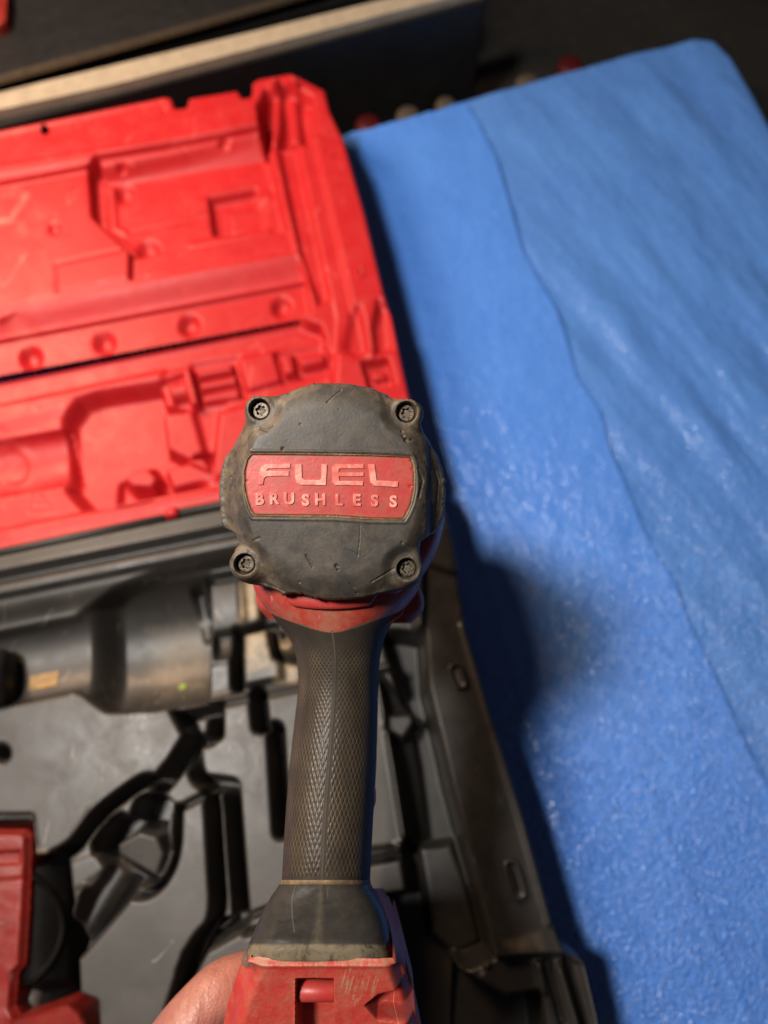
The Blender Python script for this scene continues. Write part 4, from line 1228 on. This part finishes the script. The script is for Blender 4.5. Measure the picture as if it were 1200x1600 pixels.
# ------------------------------------------------------------------ hand
def make_hand():
    person = empty('person', T(60, 1900, .33), "person's bare hand gripping the red foot of the impact wrench", 'person')
    base = np.array(person.location)
    verts = []; edges = []; rad = []
    def add(px, py, d, r, link_to=None):
        verts.append(tuple(T(px, py, d) - base)); rad.append(r)
        i = len(verts) - 1
        if link_to is not None: edges.append((link_to, i))
        return i
    wrist = add(60, 2080, .345, .027)
    palm = add(170, 1900, .335, .034, wrist)
    palm2 = add(250, 1780, .335, .032, palm)
    fore = add(-160, 2420, .36, .036, wrist)
    # thumb, lying along the foot's left flank
    k = add(244, 1692, .305, .0170, palm2)
    k = add(286, 1618, .300, .0152, k)
    k = add(318, 1574, .305, .0130, k)
    k = add(348, 1546, .310, .0138, k)
    k = add(378, 1528, .316, .0116, k)
    k = add(408, 1516, .322, .0098, k)
    k = add(430, 1508, .328, .0070, k)
    # fingers wrap behind the battery pack
    for j, (dy, L) in enumerate(((0, 1.0), (62, 1.08), (124, 1.02), (184, .85))):
        k = add(330, 1660 + dy, .385, .0105, palm2)
        k = add(330 + 110 * L, 1640 + dy, .402, .0095, k)
        k = add(330 + 210 * L, 1630 + dy, .398, .0088, k)
        k = add(330 + 270 * L, 1632 + dy, .385, .0078, k)
    me = bpy.data.meshes.new('hand'); me.from_pydata(verts, edges, [])
    o = link('hand', me, M['skin'], person)
    md = o.modifiers.new('skin', 'SKIN')
    for i, sv in enumerate(me.skin_vertices[0].data if me.skin_vertices else []): pass
    bpy.context.view_layer.update()
    if not me.skin_vertices:
        bm = bmesh.new(); bm.from_mesh(me); lay = bm.verts.layers.skin.verify()
        bm.verts.ensure_lookup_table()
        for i, v in enumerate(bm.verts):
            v[lay].radius = (rad[i], rad[i]); v[lay].use_root = (i == 0)
        bm.to_mesh(me); bm.free()
    else:
        for i, sv in enumerate(me.skin_vertices[0].data): sv.radius = (rad[i], rad[i]); sv.use_root = (i == 0)
    md.use_smooth_shade = True; md.branch_smoothing = 0.4
    ss = o.modifiers.new('sub', 'SUBSURF'); ss.levels = 3; ss.render_levels = 3
    dg = bpy.context.evaluated_depsgraph_get()
    m2 = bpy.data.meshes.new_from_object(o.evaluated_get(dg))
    o.modifiers.clear(); o.data = m2
    for p in m2.polygons: p.use_smooth = True
    if not m2.materials: m2.materials.append(M['skin'])
make_hand()

# ------------------------------------------------------------------ black storage box with beige strip, far left
def far_box():
    e = empty('storage_box', Pz(100, 60, -0.109), 'black storage box with a long beige edge strip behind the red lid', 'storage box')
    def slab(name, pts, z, th, mat, bev=.002, smooth=False):
        bm = bmesh.new(); t = [Pz(x, y, z) for x, y in pts]
        prism_bm(bm, t, [p + np.array([0, 0, -th]) for p in t], bev)
        return bm_obj(name, bm, mat, e, smooth)
    slab('top_panel', [(-200, 175), (-5, 122), (320, 32), (640, -60), (640, -300), (-200, -300)], .050, .165, M['black'], .003)
    slab('panel_rim', [(-200, 181), (-5, 127), (320, 37), (640, -54), (640, -62), (320, 29), (-5, 118), (-200, 172)], .0515, .004, M['steel'], .0008)
    slab('side_ledge', [(-200, 200), (0, 144), (320, 58), (700, -44), (700, -80), (320, 30), (0, 120), (-200, 176)], .036, .15, M['black'], .002)
    slab('beige_strip', [(-200, 226), (0, 171), (180, 131), (400, 74), (620, 17), (760, -20), (760, -44), (620, -6), (400, 48), (180, 101), (0, 144), (-200, 198)], .040, .012, M['strip'], .002)
    slab('lower_rail', [(-200, 256), (0, 198), (400, 94), (700, 16), (760, 0), (760, -20), (700, -4), (400, 72), (0, 170), (-200, 226)], .030, .145, M['black'], .003)
    slab('rail_groove', [(-200, 240), (0, 184), (400, 84), (700, 6), (700, 2), (400, 80), (0, 180), (-200, 236)], .0312, .004, M['steel'], .0006)
    # red corner piece at the very edge of the picture
    slab('corner_piece', [(-120, 60), (-2, 38), (9, 30), (11, 0), (6, -60), (-120, -60)], .062, .012, M['gloss_red'], .003)
far_box()
# small caps on the dark floor behind the sheets
def floor_cap(px, py, r, mat, label, cat, name, hgt=.02):
    z = -0.089
    c = Vector(Pz(px, py, z + hgt / 2))
    bm = bmesh.new(); n = 28
    prof = [(0, 1), (.75, 1), (.92, .93), (1, .75), (1, .15), (.95, 0), (0.0, 0)]
    rings = []
    for rr, hh in prof:
        rings.append([bm.verts.new(c + Vector((math.cos(2 * math.pi * i / n) * max(rr, .02) * r * (1 + .03 * (i % 2)), math.sin(2 * math.pi * i / n) * max(rr, .02) * r * (1 + .03 * (i % 2)), (hh - 1) * hgt))) for i in range(n)])
    for q, s in zip(rings[:-1], rings[1:]):
        for i in range(n): bm.faces.new((q[i], q[(i + 1) % n], s[(i + 1) % n], s[i]))
    bm.faces.new(rings[0][::-1]); bm.faces.new(rings[-1])
    tag(bm_obj(name, bm, mat), label, cat)
floor_cap(575, 190, .016, M['capred'], 'red plastic cap beside the far corner of the red lid', 'cap', 'plastic_cap', .05)
floor_cap(638, 176, .015, M['capbeige'], 'larger beige cap left of the wavy sheet edge, next to a red cap', 'cap', 'plastic_cap', .045)
floor_cap(697, 160, .013, M['capbeige'], 'beige cap just left of the wavy sheet edge end', 'cap', 'plastic_cap', .045)
floor_cap(765, 152, .010, M['capred'], 'tiny dark red cap behind the wavy sheet edge end', 'cap', 'plastic_cap', .035)
floor_cap(826, 126, .016, M['capbeige'], 'lone beige cap midway along the far foam edge', 'cap', 'plastic_cap', .045)
floor_cap(893, 98, .017, M['capred'], 'rightmost red cap behind the far foam edge', 'cap', 'plastic_cap', .04)
